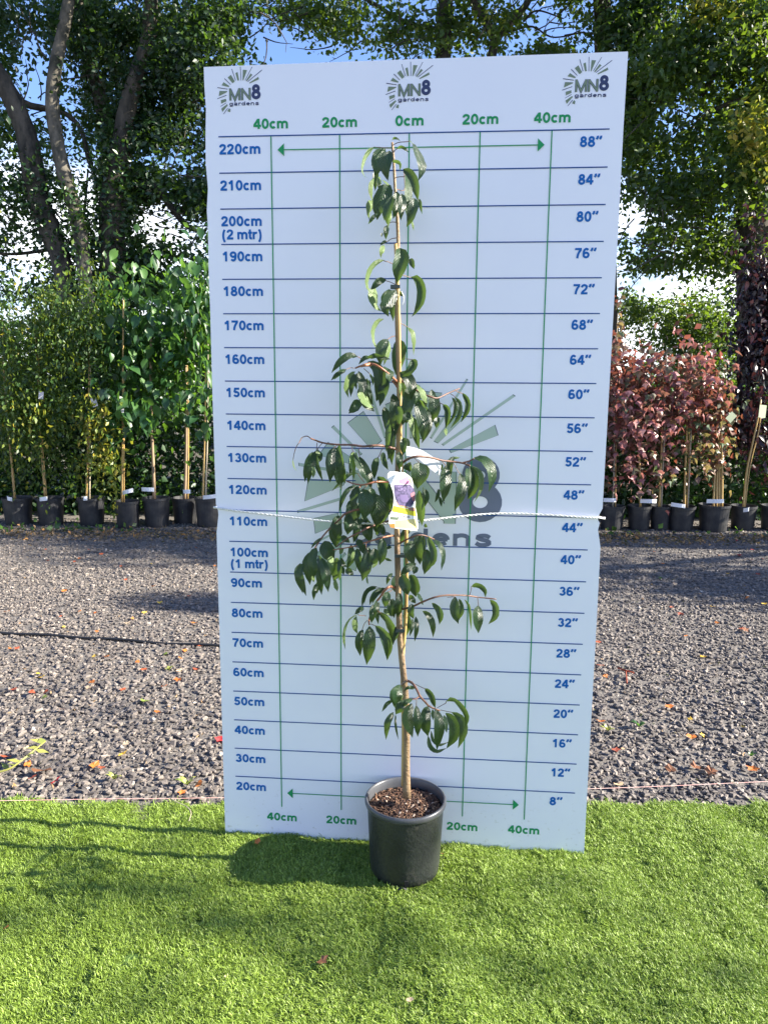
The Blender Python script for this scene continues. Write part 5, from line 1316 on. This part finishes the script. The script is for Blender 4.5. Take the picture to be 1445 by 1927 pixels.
R_, c = potted(235, 46, 'large heart-leaved tree in the narrow fourth pot, tag to the right of its stem', [('s', [(230, 945), (231, 860), (232, 760), (232, 640), (233, 560)]), ('c', [(234, 945), (234, 850), (233, 700), (230, 640)])], name='potted_catalpa', base=994, top=946)
hang_leaves(R_, cloudpx(225, 660, 46, 150, 100), LV_lime, .125)
hang_leaves(R_, cloudpx(225, 800, 40, 40, 24, RY - .1), LV_lime, .12)
hang_leaves(R_, cloudpx(205, 745, 36, 70, 34, RY - .2, .1), LV_lime, .13)
crown(R_, [cloudpx(225, 660, 50, 150, 500, RY + .25)], M_limes, name='foliage', size=.10, vm=.25, wid=.7, droop=.8)
R_, c = potted(290, 50, 'large heart-leaved tree with a pale thick stem, tag to the left of it', [('k', [(291, 945), (289, 880), (286, 810), (284, 740), (285, 600)])], name='potted_catalpa', base=992)
hang_leaves(R_, cloudpx(285, 640, 46, 165, 110), LV_lime, .125)
hang_leaves(R_, cloudpx(275, 770, 40, 60, 40, RY - .2, .1), LV_lime, .125)
crown(R_, [cloudpx(285, 650, 50, 160, 500, RY + .25)], M_limes, name='foliage', size=.10, vm=.25, wid=.7, droop=.8)
R_, c = potted(344, 48, 'broad-leaved tree with thick stem and cane in the pot second left of the board', [('k', [(348, 945), (350, 880), (351, 815), (350, 700), (348, 600)]), ('c', [(354, 945), (355, 870), (355, 790), (352, 640)])], name='potted_magnolia', base=985)
hang_leaves(R_, cloudpx(345, 620, 44, 165, 110), LV_lime, .12)
hang_leaves(R_, cloudpx(335, 540, 60, 60, 30), LV_long, .13)
crown(R_, [cloudpx(345, 640, 50, 160, 600, RY + .25)], M_limes, name='foliage', size=.10, vm=.22, wid=.6, droop=.8)
R_, c = potted(388, 48, 'narrow-leaved tree with two thin stems in the pot beside the left edge of the board', [('s', [(382, 945), (384, 880), (386, 820), (388, 700)]), ('t', [(387, 945), (389, 880), (391, 810), (392, 640)])], name='potted_magnolia', base=992)
hang_leaves(R_, cloudpx(390, 620, 36, 150, 130), LV_long, .13)
hang_leaves(R_, cloudpx(385, 790, 30, 50, 26), LV_lime, .11)
crown(R_, [cloudpx(390, 640, 40, 160, 500, RY + .25)], M_limes, name='foliage', size=.10, vm=.2, wid=.5, droop=.8)
# right row
R_, c = potted(1156, 46, 'brownish-leaved tree in the pot beside the right edge of the board', [('t', [(1153, 950), (1155, 880), (1156, 800), (1158, 680), (1162, 590)]), ('c', [(1158, 950), (1158, 870), (1160, 760)])], name='potted_liquidambar', base=998, top=955)
hang_leaves(R_, cloudpx(1160, 760, 30, 130, 90), LV_red, .10)
hang_leaves(R_, cloudpx(1165, 600, 22, 60, 40), LV_pg, .10)
crown(R_, [cloudpx(1158, 720, 26, 150, 500, RY + .1)], M_reds, name='foliage', size=.08, vm=.35, wid=.8)
R_, c = potted(1207, 44, 'bushy red-leaved tree in the second pot right of the board, trailing a red shoot', [('s', [(1205, 950), (1204, 900), (1200, 820), (1200, 700)])], name='potted_liquidambar', base=998, top=955)
hang_leaves(R_, cloudpx(1200, 760, 46, 120, 170, RY - .1), LV_red, .10)
hang_leaves(R_, cloudpx(1190, 860, 46, 60, 60, RY - .1), LV_red, .10)
hang_leaves(R_, cloudpx(1198, 905, 14, 36, 12, RY - .2, .04, cl=0), LV_red, .10)
crown(R_, [cloudpx(1200, 770, 45, 120, 700, RY + .2)], M_reds, name='foliage', size=.08, vm=.4, wid=.8)
R_, c = potted(1246, 38, 'red-leaved tree in the small pot squeezed between its neighbours, grey cane above it', [('s', [(1240, 950), (1242, 900), (1245, 820), (1248, 700)]), ('t', [(1244, 950), (1250, 800), (1254, 655)])], name='potted_liquidambar', base=998, top=955)
hang_leaves(R_, cloudpx(1248, 880, 34, 50, 40, RY - .1), LV_pg, .10)
hang_leaves(R_, cloudpx(1243, 790, 36, 110, 120, RY - .12), LV_red, .10)
crown(R_, [cloudpx(1245, 790, 40, 120, 500, RY + .2)], M_reds, name='foliage', size=.08, vm=.35, wid=.8)
R_, c = potted(1288, 50, 'pinkish-leaved tree with paired thin stems and a tag to their left', [('s', [(1288, 950), (1289, 880), (1292, 800), (1290, 700)]), ('c', [(1293, 950), (1295, 870), (1297, 780)]), ('t', [(1294, 950), (1300, 800), (1301, 665)])], name='potted_liquidambar', base=1000, top=956)
hang_leaves(R_, cloudpx(1300, 730, 52, 90, 170, RY - .08), LV_red, .10)
hang_leaves(R_, cloudpx(1310, 850, 34, 60, 50), LV_pg, .095)
crown(R_, [cloudpx(1300, 740, 50, 100, 600, RY + .2)], M_reds, name='foliage', size=.08, vm=.6, wid=.8)
R_, c = potted(1351, 56, 'pink and green-leaved tree on a bundle of four stems in the largest right-hand pot', [('s', [(1342, 950), (1344, 900), (1348, 860)]), ('s', [(1348, 950), (1349, 890), (1352, 830)]), ('s', [(1353, 950), (1353, 890), (1354, 820)]), ('s', [(1358, 950), (1358, 890), (1356, 800), (1350, 700)])], name='potted_liquidambar', base=1002, top=954)
hang_leaves(R_, cloudpx(1345, 820, 36, 80, 110, RY - .05), LV_pg, .095)
hang_leaves(R_, cloudpx(1345, 710, 40, 50, 80, RY - .05), LV_red, .10)
crown(R_, [cloudpx(1345, 780, 40, 100, 500, RY + .2)], M_reds, name='foliage', size=.08, vm=.15, wid=.8)
R_, c = potted(1405, 46, 'very dark purple-leaved tree with a stem curving right at the right edge', [('s', [(1398, 955), (1404, 890), (1416, 830), (1427, 780), (1431, 752)]), ('c', [(1401, 955), (1410, 880), (1426, 815), (1431, 780)])], name='potted_purple_plum', base=998, top=955)
crown(R_, [cloudpx(1425, 650, 44, 180, 3600, RY + .55, .22), cloudpx(1400, 770, 40, 80, 900, RY + .55, .22), cloudpx(1440, 520, 40, 70, 900, RY + .55, .22)], M_purple, name='foliage', size=.075, vm=.45, droop=.9)
hang_leaves(R_, cloudpx(1425, 660, 36, 150, 60, RY - .05, .12), leaf_variants(lambda q: heart(q, wd=.5), M_purple), .085)
R_, c = potted(1464, 48, 'dark purple-leaved tree in a pot cut off by the right edge of the photo', [('s', [(1462, 955), (1464, 860), (1470, 700)])], name='potted_purple_plum', base=1000, top=955)
crown(R_, [cloudpx(1475, 680, 44, 170, 2600, RY + .55, .22)], M_purple, name='foliage', size=.075, vm=.4, droop=.9)
for a, b, y, t in ((231, 253, 924, 'fourth pot from the left'), (267, 292, 920, 'fifth pot from the left'), (345, 360, 924, 'sixth pot from the left'), (382, 408, 934, 'pot beside the left board edge'),
                   (14, 26, 937, 'leftmost pot'), (75, 92, 938, 'second pot from the left'), (157, 167, 937, 'third pot from the left'), (1135, 1157, 940, 'pot beside the right board edge'),
                   (1204, 1233, 942, 'second pot right of the board'), (1262, 1287, 950, 'fourth pot right of the board'), (1329, 1359, 942, 'bundle of four stems'), (1398, 1406, 958, 'dark purple tree pot')):
    tagband(a, b, y, 7.9, 'white tag tied low on the stem above the ' + t)
M_cardg = simple('card_pale_green', (.50, .56, .36), rough=.4); M_cardp = simple('card_pale', (.50, .48, .50), rough=.4)
hangcard(1434, 774, 13, 24, .12, 'pale green card hanging from the dark purple tree', M_cardg)
hangcard(1375, 785, 13, 18, .75, 'tilted pale green card hanging beside the pinkish tree', M_cardg)
hangcard(78, 744, 9, 14, .1, 'small pale card on the second stem from the left', M_cardp)
hangcard(178, 757, 10, 17, -.3, 'small pale card among yellow leaves of the third potted tree', M_cardp)
hangcard(229, 771, 10, 14, .05, 'small lilac card on the stem of the fourth potted tree', M_cardp)

# overhead wires far behind the trees
M_wire = simple('wire', (.02, .02, .02), rough=.6)
for y0, y1, lab_ in ((408, 436, 'upper thin overhead wire crossing the sky gaps behind the left trees'), (414, 443, 'lower thin overhead wire crossing the sky gaps behind the left trees')):
    mb = MB(); mb.tube(smoothpts([at(-500, y0 - 26, 30), at(130, y0 + 5, 30), at(330, y1 - 6, 30), at(1500, y1 + 20, 30)], 20), .012, 5)
    single('overhead_wire', mb.V, mb.F, M_wire, lab_, 'wire', 'overhead wires')

# ------------------------------------------------------------------ fallen leaves, weeds, litter
FC = {'o': ('orange', (.62, .20, .035), (.45, .12, .02)), 'y': ('yellow', (.72, .48, .06), (.60, .33, .03)), 'r': ('rust-red', (.36, .085, .03), (.24, .05, .025)), 'p': ('pale buff', (.58, .44, .28), (.48, .32, .18)),
      'R': ('crimson', (.48, .035, .035), (.34, .03, .03)), 'g': ('yellow-green', (.26, .31, .07), (.18, .24, .04)), 'b': ('brown', (.24, .10, .045), (.15, .065, .03))}
FM = {k: leafmat('fallen_leaf_' + v[0].replace('-', '_').replace(' ', '_'), [(0, v[1]), (1, v[2])], trans=v[1], tf=.2, rough=.6, source='obj') for k, v in FC.items()}
def fallen(px, py, k, size, z, label, group, material=None):
    c = gp(px, py, z); r = np.random.default_rng(int(px * 7 + py * 13))
    V = [(0, 0, .0)]; n = 10; lob = r.random() < .5
    for i in range(n):
        th_ = 2 * pi * i / n
        rr_ = (1.0 if i % 2 == 0 else (.62 if lob else .85)) * r.uniform(.8, 1.1)
        V.append((cos(th_) * rr_ * .62, sin(th_) * rr_, r.uniform(-.05, .12) + .32 * abs(sin(th_)) ** 2 * r.uniform(.2, 1)))
    a = r.uniform(0, 6.28); tl = r.uniform(-.5, .5)
    W = []
    for x, y, zz in V:
        x, zz = x * cos(tl) - zz * sin(tl), x * sin(tl) + zz * cos(tl)
        W.append((c[0] + size * (x * cos(a) - y * sin(a)), c[1] + size * (x * sin(a) + y * cos(a)), z + size * zz))
    mz = min(q[2] for q in W); W = [(q[0], q[1], q[2] - mz + z) for q in W]
    single('fallen_leaf', W, [(0, i, i % n + 1) for i in range(1, n + 1)], FM[k], label, 'leaf', group)
raw = []
for x, y, k in [(405, 440, 'o'), (500, 570, 'o'), (600, 580, 'o'), (380, 600, 'r'), (400, 665, 'y'), (605, 695, 'o'), (800, 640, 'p'), (830, 615, 'o'), (905, 575, 'y'), (1000, 515, 'y'), (1215, 640, 'o'), (950, 270, 'y'), (1185, 470, 'r'),
                (65, 800, 'o'), (105, 800, 'r'), (590, 850, 'y'), (668, 850, 'o'), (860, 885, 'o'), (900, 930, 'r'), (1035, 838, 'g'), (1130, 862, 'o'), (1155, 815, 'o'), (1120, 940, 'p'), (1230, 930, 'r'), (1115, 1000, 'o'), (1028, 1037, 'o'),
                (240, 960, 'y'), (265, 985, 'y'), (85, 1055, 'r'), (205, 1078, 'r'), (290, 1080, 'r'), (280, 1112, 'g'), (555, 1045, 'p'), (575, 1015, 'o'), (770, 1055, 'r'), (580, 1160, 'p'), (910, 1130, 'g'), (395, 1183, 'r'), (985, 1197, 'o'),
                (790, 1395, 'p'), (770, 1465, 'y'), (590, 1530, 'o'), (640, 1545, 'r'), (350, 1635, 'R'), (1245, 1655, 'o'), (1140, 1700, 'o'), (1380, 1370, 'R'), (1250, 785, 'r'), (45, 570, 'o'), (30, 365, 'r'), (300, 250, 'r'), (785, 70, 'o'),
                (910, 80, 'o'), (1140, 70, 'o'), (1240, 75, 'y'), (1340, 75, 'r'), (175, 85, 'y'), (190, 150, 'y'), (560, 180, 'r'), (285, 180, 'r'), (500, 238, 'o'), (470, 258, 'r'), (635, 210, 'r'), (760, 285, 'r'), (965, 415, 'o'), (785, 370, 'r'),
                (1310, 343, 'r'), (1345, 283, 'o'), (1225, 170, 'r'), (1170, 125, 'r'), (60, 85, 'r'), (40, 1485, 'r'), (165, 1420, 'p'), (175, 1530, 'o'), (205, 1610, 'r'), (260, 1575, 'b')]:
    raw.append((x / 3.323, 980 + y / 3.323, k, 'left'))
for x, y, k in [(240, 225, 'y'), (435, 195, 'o'), (485, 268, 'o'), (345, 322, 'p'), (560, 400, 'p'), (890, 330, 'y'), (950, 125, 'R'), (1045, 180, 'R'), (965, 215, 'R'), (1040, 245, 'R'), (840, 222, 'o'), (595, 95, 'o'), (320, 100, 'o'), (690, 480, 'p'),
                (1015, 487, 'o'), (540, 540, 'r'), (595, 585, 'r'), (800, 540, 'y'), (825, 640, 'o'), (975, 675, 'r'), (1000, 690, 'b'), (630, 720, 'o'), (740, 850, 'y'), (80, 760, 'r'), (95, 905, 'r'), (125, 975, 'o'), (525, 1165, 'o'), (660, 1245, 'y'),
                (100, 1255, 'o'), (665, 1355, 'o'), (730, 1345, 'y'), (190, 1435, 'r'), (540, 1560, 'b'), (690, 1540, 'b'), (790, 1580, 'b'), (1050, 1555, 'o'), (1080, 335, 'r'), (1120, 520, 'y'), (210, 1650, 'p'), (1115, 240, 'R')]:
    raw.append((1100 + x / 3.3217, 980 + y / 3.3217, k, 'right'))
def zone(y): return 'by the pots' if y < 1030 else ('on the far gravel' if y < 1140 else ('on the middle gravel' if y < 1310 else 'on gravel near the turf'))
from collections import defaultdict
bins = defaultdict(list)
for q in raw: bins[(q[2], q[3], zone(q[1]))].append(q)
ORD = ['leftmost', 'second from left', 'third from left', 'fourth from left', 'fifth from left', 'sixth from left', 'seventh from left', 'eighth from left', 'ninth from left', 'tenth from left'] + ['eleventh from left', 'twelfth from left', 'thirteenth from left', 'fourteenth from left', 'fifteenth from left', 'sixteenth from left']
for (k, side, zn), lst in bins.items():
    lst.sort()
    for i, (x, y, _, _) in enumerate(lst):
        cn = FC[k][0]
        if len(lst) == 1: lb = 'lone %s fallen leaf %s, %s of the board' % (cn, zn, side)
        else: lb = '%s %s leaf %s, %s of the board' % ('rightmost' if i == len(lst) - 1 else ORD[i], cn, zn, side)
        fallen(x, y, k, (.020 if y < 1100 else .024) * random.uniform(.8, 1.25) * (1.5 if k == 'b' else 1), -.002, lb, 'fallen leaves on the gravel')
for x, y, k, s, lb in ((485, 1586, 'o', .019, 'orange-brown leaf lying on the turf in the shadow of the pot'), (607, 1809, 'b', .022, 'curled tan-brown leaf on the open turf below the pot'), (833, 1607, 'r', .008, 'tiny orange-red leaf scrap on the turf touching the right side of the pot'),
                        (12, 1747, 'o', .011, 'small orange leaf scrap on the turf at the left edge'), (771, 1882, 'p', .010, 'small pale curled scrap on the turf near the bottom'), (424, 1838, 'p', .006, 'tiny pale scrap on the turf left of centre')):
    fallen(x, y, k, s, .008, lb, 'leaf scraps on the turf')
M_blk = simple('black_scrap', (.01, .01, .01), rough=.7)
c = gp(757, 1674, .010); V = [(c[0] + a, c[1] + b, .010 + z) for a, b, z in ((-.018, -.003, 0), (-.006, -.008, .004), (.0, -.004, .010), (.009, -.007, .003), (.017, .0, .002), (.004, .006, .001), (-.008, .005, .003))]
single('dark_scrap', V, [(0, 1, 2, 6), (2, 3, 4, 5), (2, 5, 6)], M_blk, 'small black shrivelled leaf scrap on the turf just in front of the pot', 'leaf')
mb = MB(); mb.tube(smoothpts([gp(318, 1500, .02), gp(335, 1510, .014), gp(352, 1518, .012), (gp(360, 1530, .014)), gp(356, 1545, .012)], 14), .0016, 5)
single('dry_stalk', mb.V, mb.F, M_grow, 'thin curved dry stalk lying over the turf edge left of the board', 'stalk', smooth=True)
mb = MB(); mb.tube([gp(1162, 1257, .012), gp(1178, 1262, .016), gp(1192, 1266, .014)], .005, 6); mb.tube([gp(1177, 1264, .012), gp(1179, 1286, .012)], .004, 6)
single('broken_twig', mb.V, mb.F, FM['r'], 'forked rust-red twig on the gravel right of the board', 'twig')
def weed(px, py, spread, n, label, yel=False, lean=0):
    c = gp(px, py, -.01); root = thing('weed', c, label, 'weed')
    for i in range(n):
        a = 2 * pi * i / n + random.uniform(-.4, .4); l = spread * random.uniform(.6, 1.1)
        tip = c + np.array([cos(a) * l + lean * l, sin(a) * l * .6, l * random.uniform(.35, .9)])
        P = smoothpts([c, (c + tip) / 2 + np.array([0, 0, l * .25]), tip], 5); V = []
        T_ = tip - c; s_ = np.cross(T_, [0, 0, 1.0]); s_ /= np.linalg.norm(s_) + 1e-9
        for k, p_ in enumerate(P):
            wv = l * .22 * [.15, .7, 1, .7, .05][k]
            V += [p_ - s_ * wv, p_ + s_ * wv]
        part('leaf', V, [(2 * k, 2 * k + 1, 2 * k + 3, 2 * k + 2) for k in range(4)], M_weedy if yel else M_lime, root)
M_weedy = leafmat('weed_yellow', [(0, (.15, .21, .045)), (1, (.34, .33, .08))], trans=(.35, .38, .06), tf=.2, source='obj')
weed(1202, 1368, .045, 6, 'bright green seedling with broad leaves on the right gravel')
weed(1143, 1376, .035, 6, 'small yellow-green weed on the gravel beside the right board edge', True)
weed(353, 1478, .045, 7, 'yellow-green weed on the gravel near the turf, just left of the board', True)
weed(216, 1468, .035, 5, 'thin yellow-green weed on the gravel near the turf, far left of the board', True)
weed(318, 1262, .035, 6, 'pale green weed on the middle of the left gravel', True)
weed(30, 1508, .03, 5, 'green weed sprouting at the turf edge in the left corner')
weed(1242, 1090, .03, 6, 'faint green tuft on the far right gravel')
weed(1412, 1424, .025, 6, 'faint pale green tuft on the right gravel near the turf')
# yellowing fallen shoot at the left
root = thing('fallen_shoot', gp(45, 1440, 0), 'yellow-green fallen shoot with leaves lying on the left gravel', 'shoot')
sp_ = smoothpts([gp(-25, 1458, .01), gp(15, 1448, .025), gp(40, 1432, .045), gp(65, 1412, .06), gp(86, 1395, .06)], 24)
mb = MB(); mb.tube(sp_, np.linspace(.005, .0025, 24), 6); part('stem', mb.V, mb.F, M_weedy, root, smooth=True)
for i in range(3, 24, 2):
    p_ = sp_[i]; a = random.uniform(0, 6.28); l = random.uniform(.035, .065); d_ = np.array([cos(a), sin(a) * .6, random.uniform(-.4, .5)]); s_ = np.cross(d_, [0, 0, 1.0]); s_ /= np.linalg.norm(s_)
    V = [p_, p_ + d_ * l * .4 + s_ * l * .3, p_ + d_ * l, p_ + d_ * l * .4 - s_ * l * .3]
    part('leaf', V, [(0, 1, 2, 3)], M_weedy if i % 4 else FM['o'], root)
# litter strip and creeping ivy at the foot of the pots
n = 5200; P = np.stack([rng.uniform(-7, 7, n), 7.55 + rng.normal(0, .16, n), rng.uniform(-.02, .012, n)], 1)
V, Fc, v4 = sky_leaves(P, .045, rng.random(n), droop=0, wid=.5)
M_litter = leafmat('leaf_litter', [(0, (.06, .04, .025)), (.5, (.17, .11, .06)), (.85, (.34, .22, .11)), (1, (.50, .22, .05))], tf=.1, rough=.8)
o = single('leaf_litter', V, Fc, M_litter, kind='stuff', attr=v4); o['label'] = 'dry brown leaf litter along the foot of the pots'
n = 900; P = np.stack([rng.uniform(-7, 7, n), 7.72 + rng.normal(0, .07, n), rng.exponential(.03, n)], 1)
P = P[rng.random(len(P)) < np.clip(.4 + hash3(P, 4, 8), 0, 1)]
V, Fc, v4 = sky_leaves(P, .06, rng.random(len(P)), droop=-.2, wid=.8)
o = single('creeping_ivy', V, Fc, M_limes, kind='stuff', attr=v4); o['label'] = 'low green creepers between the pots and the gravel'
n = 3000; P = np.stack([rng.uniform(-7, 7, n), rng.uniform(2.6, 7.6, n), rng.uniform(-.015, -.002, n)], 1)
V, Fc, v4 = sky_leaves(P, .022, rng.random(n), droop=0, wid=.35)
o = single('leaf_crumbs', V, Fc, M_litter, kind='stuff', attr=v4); o['label'] = 'small dry leaf crumbs scattered in the gravel'
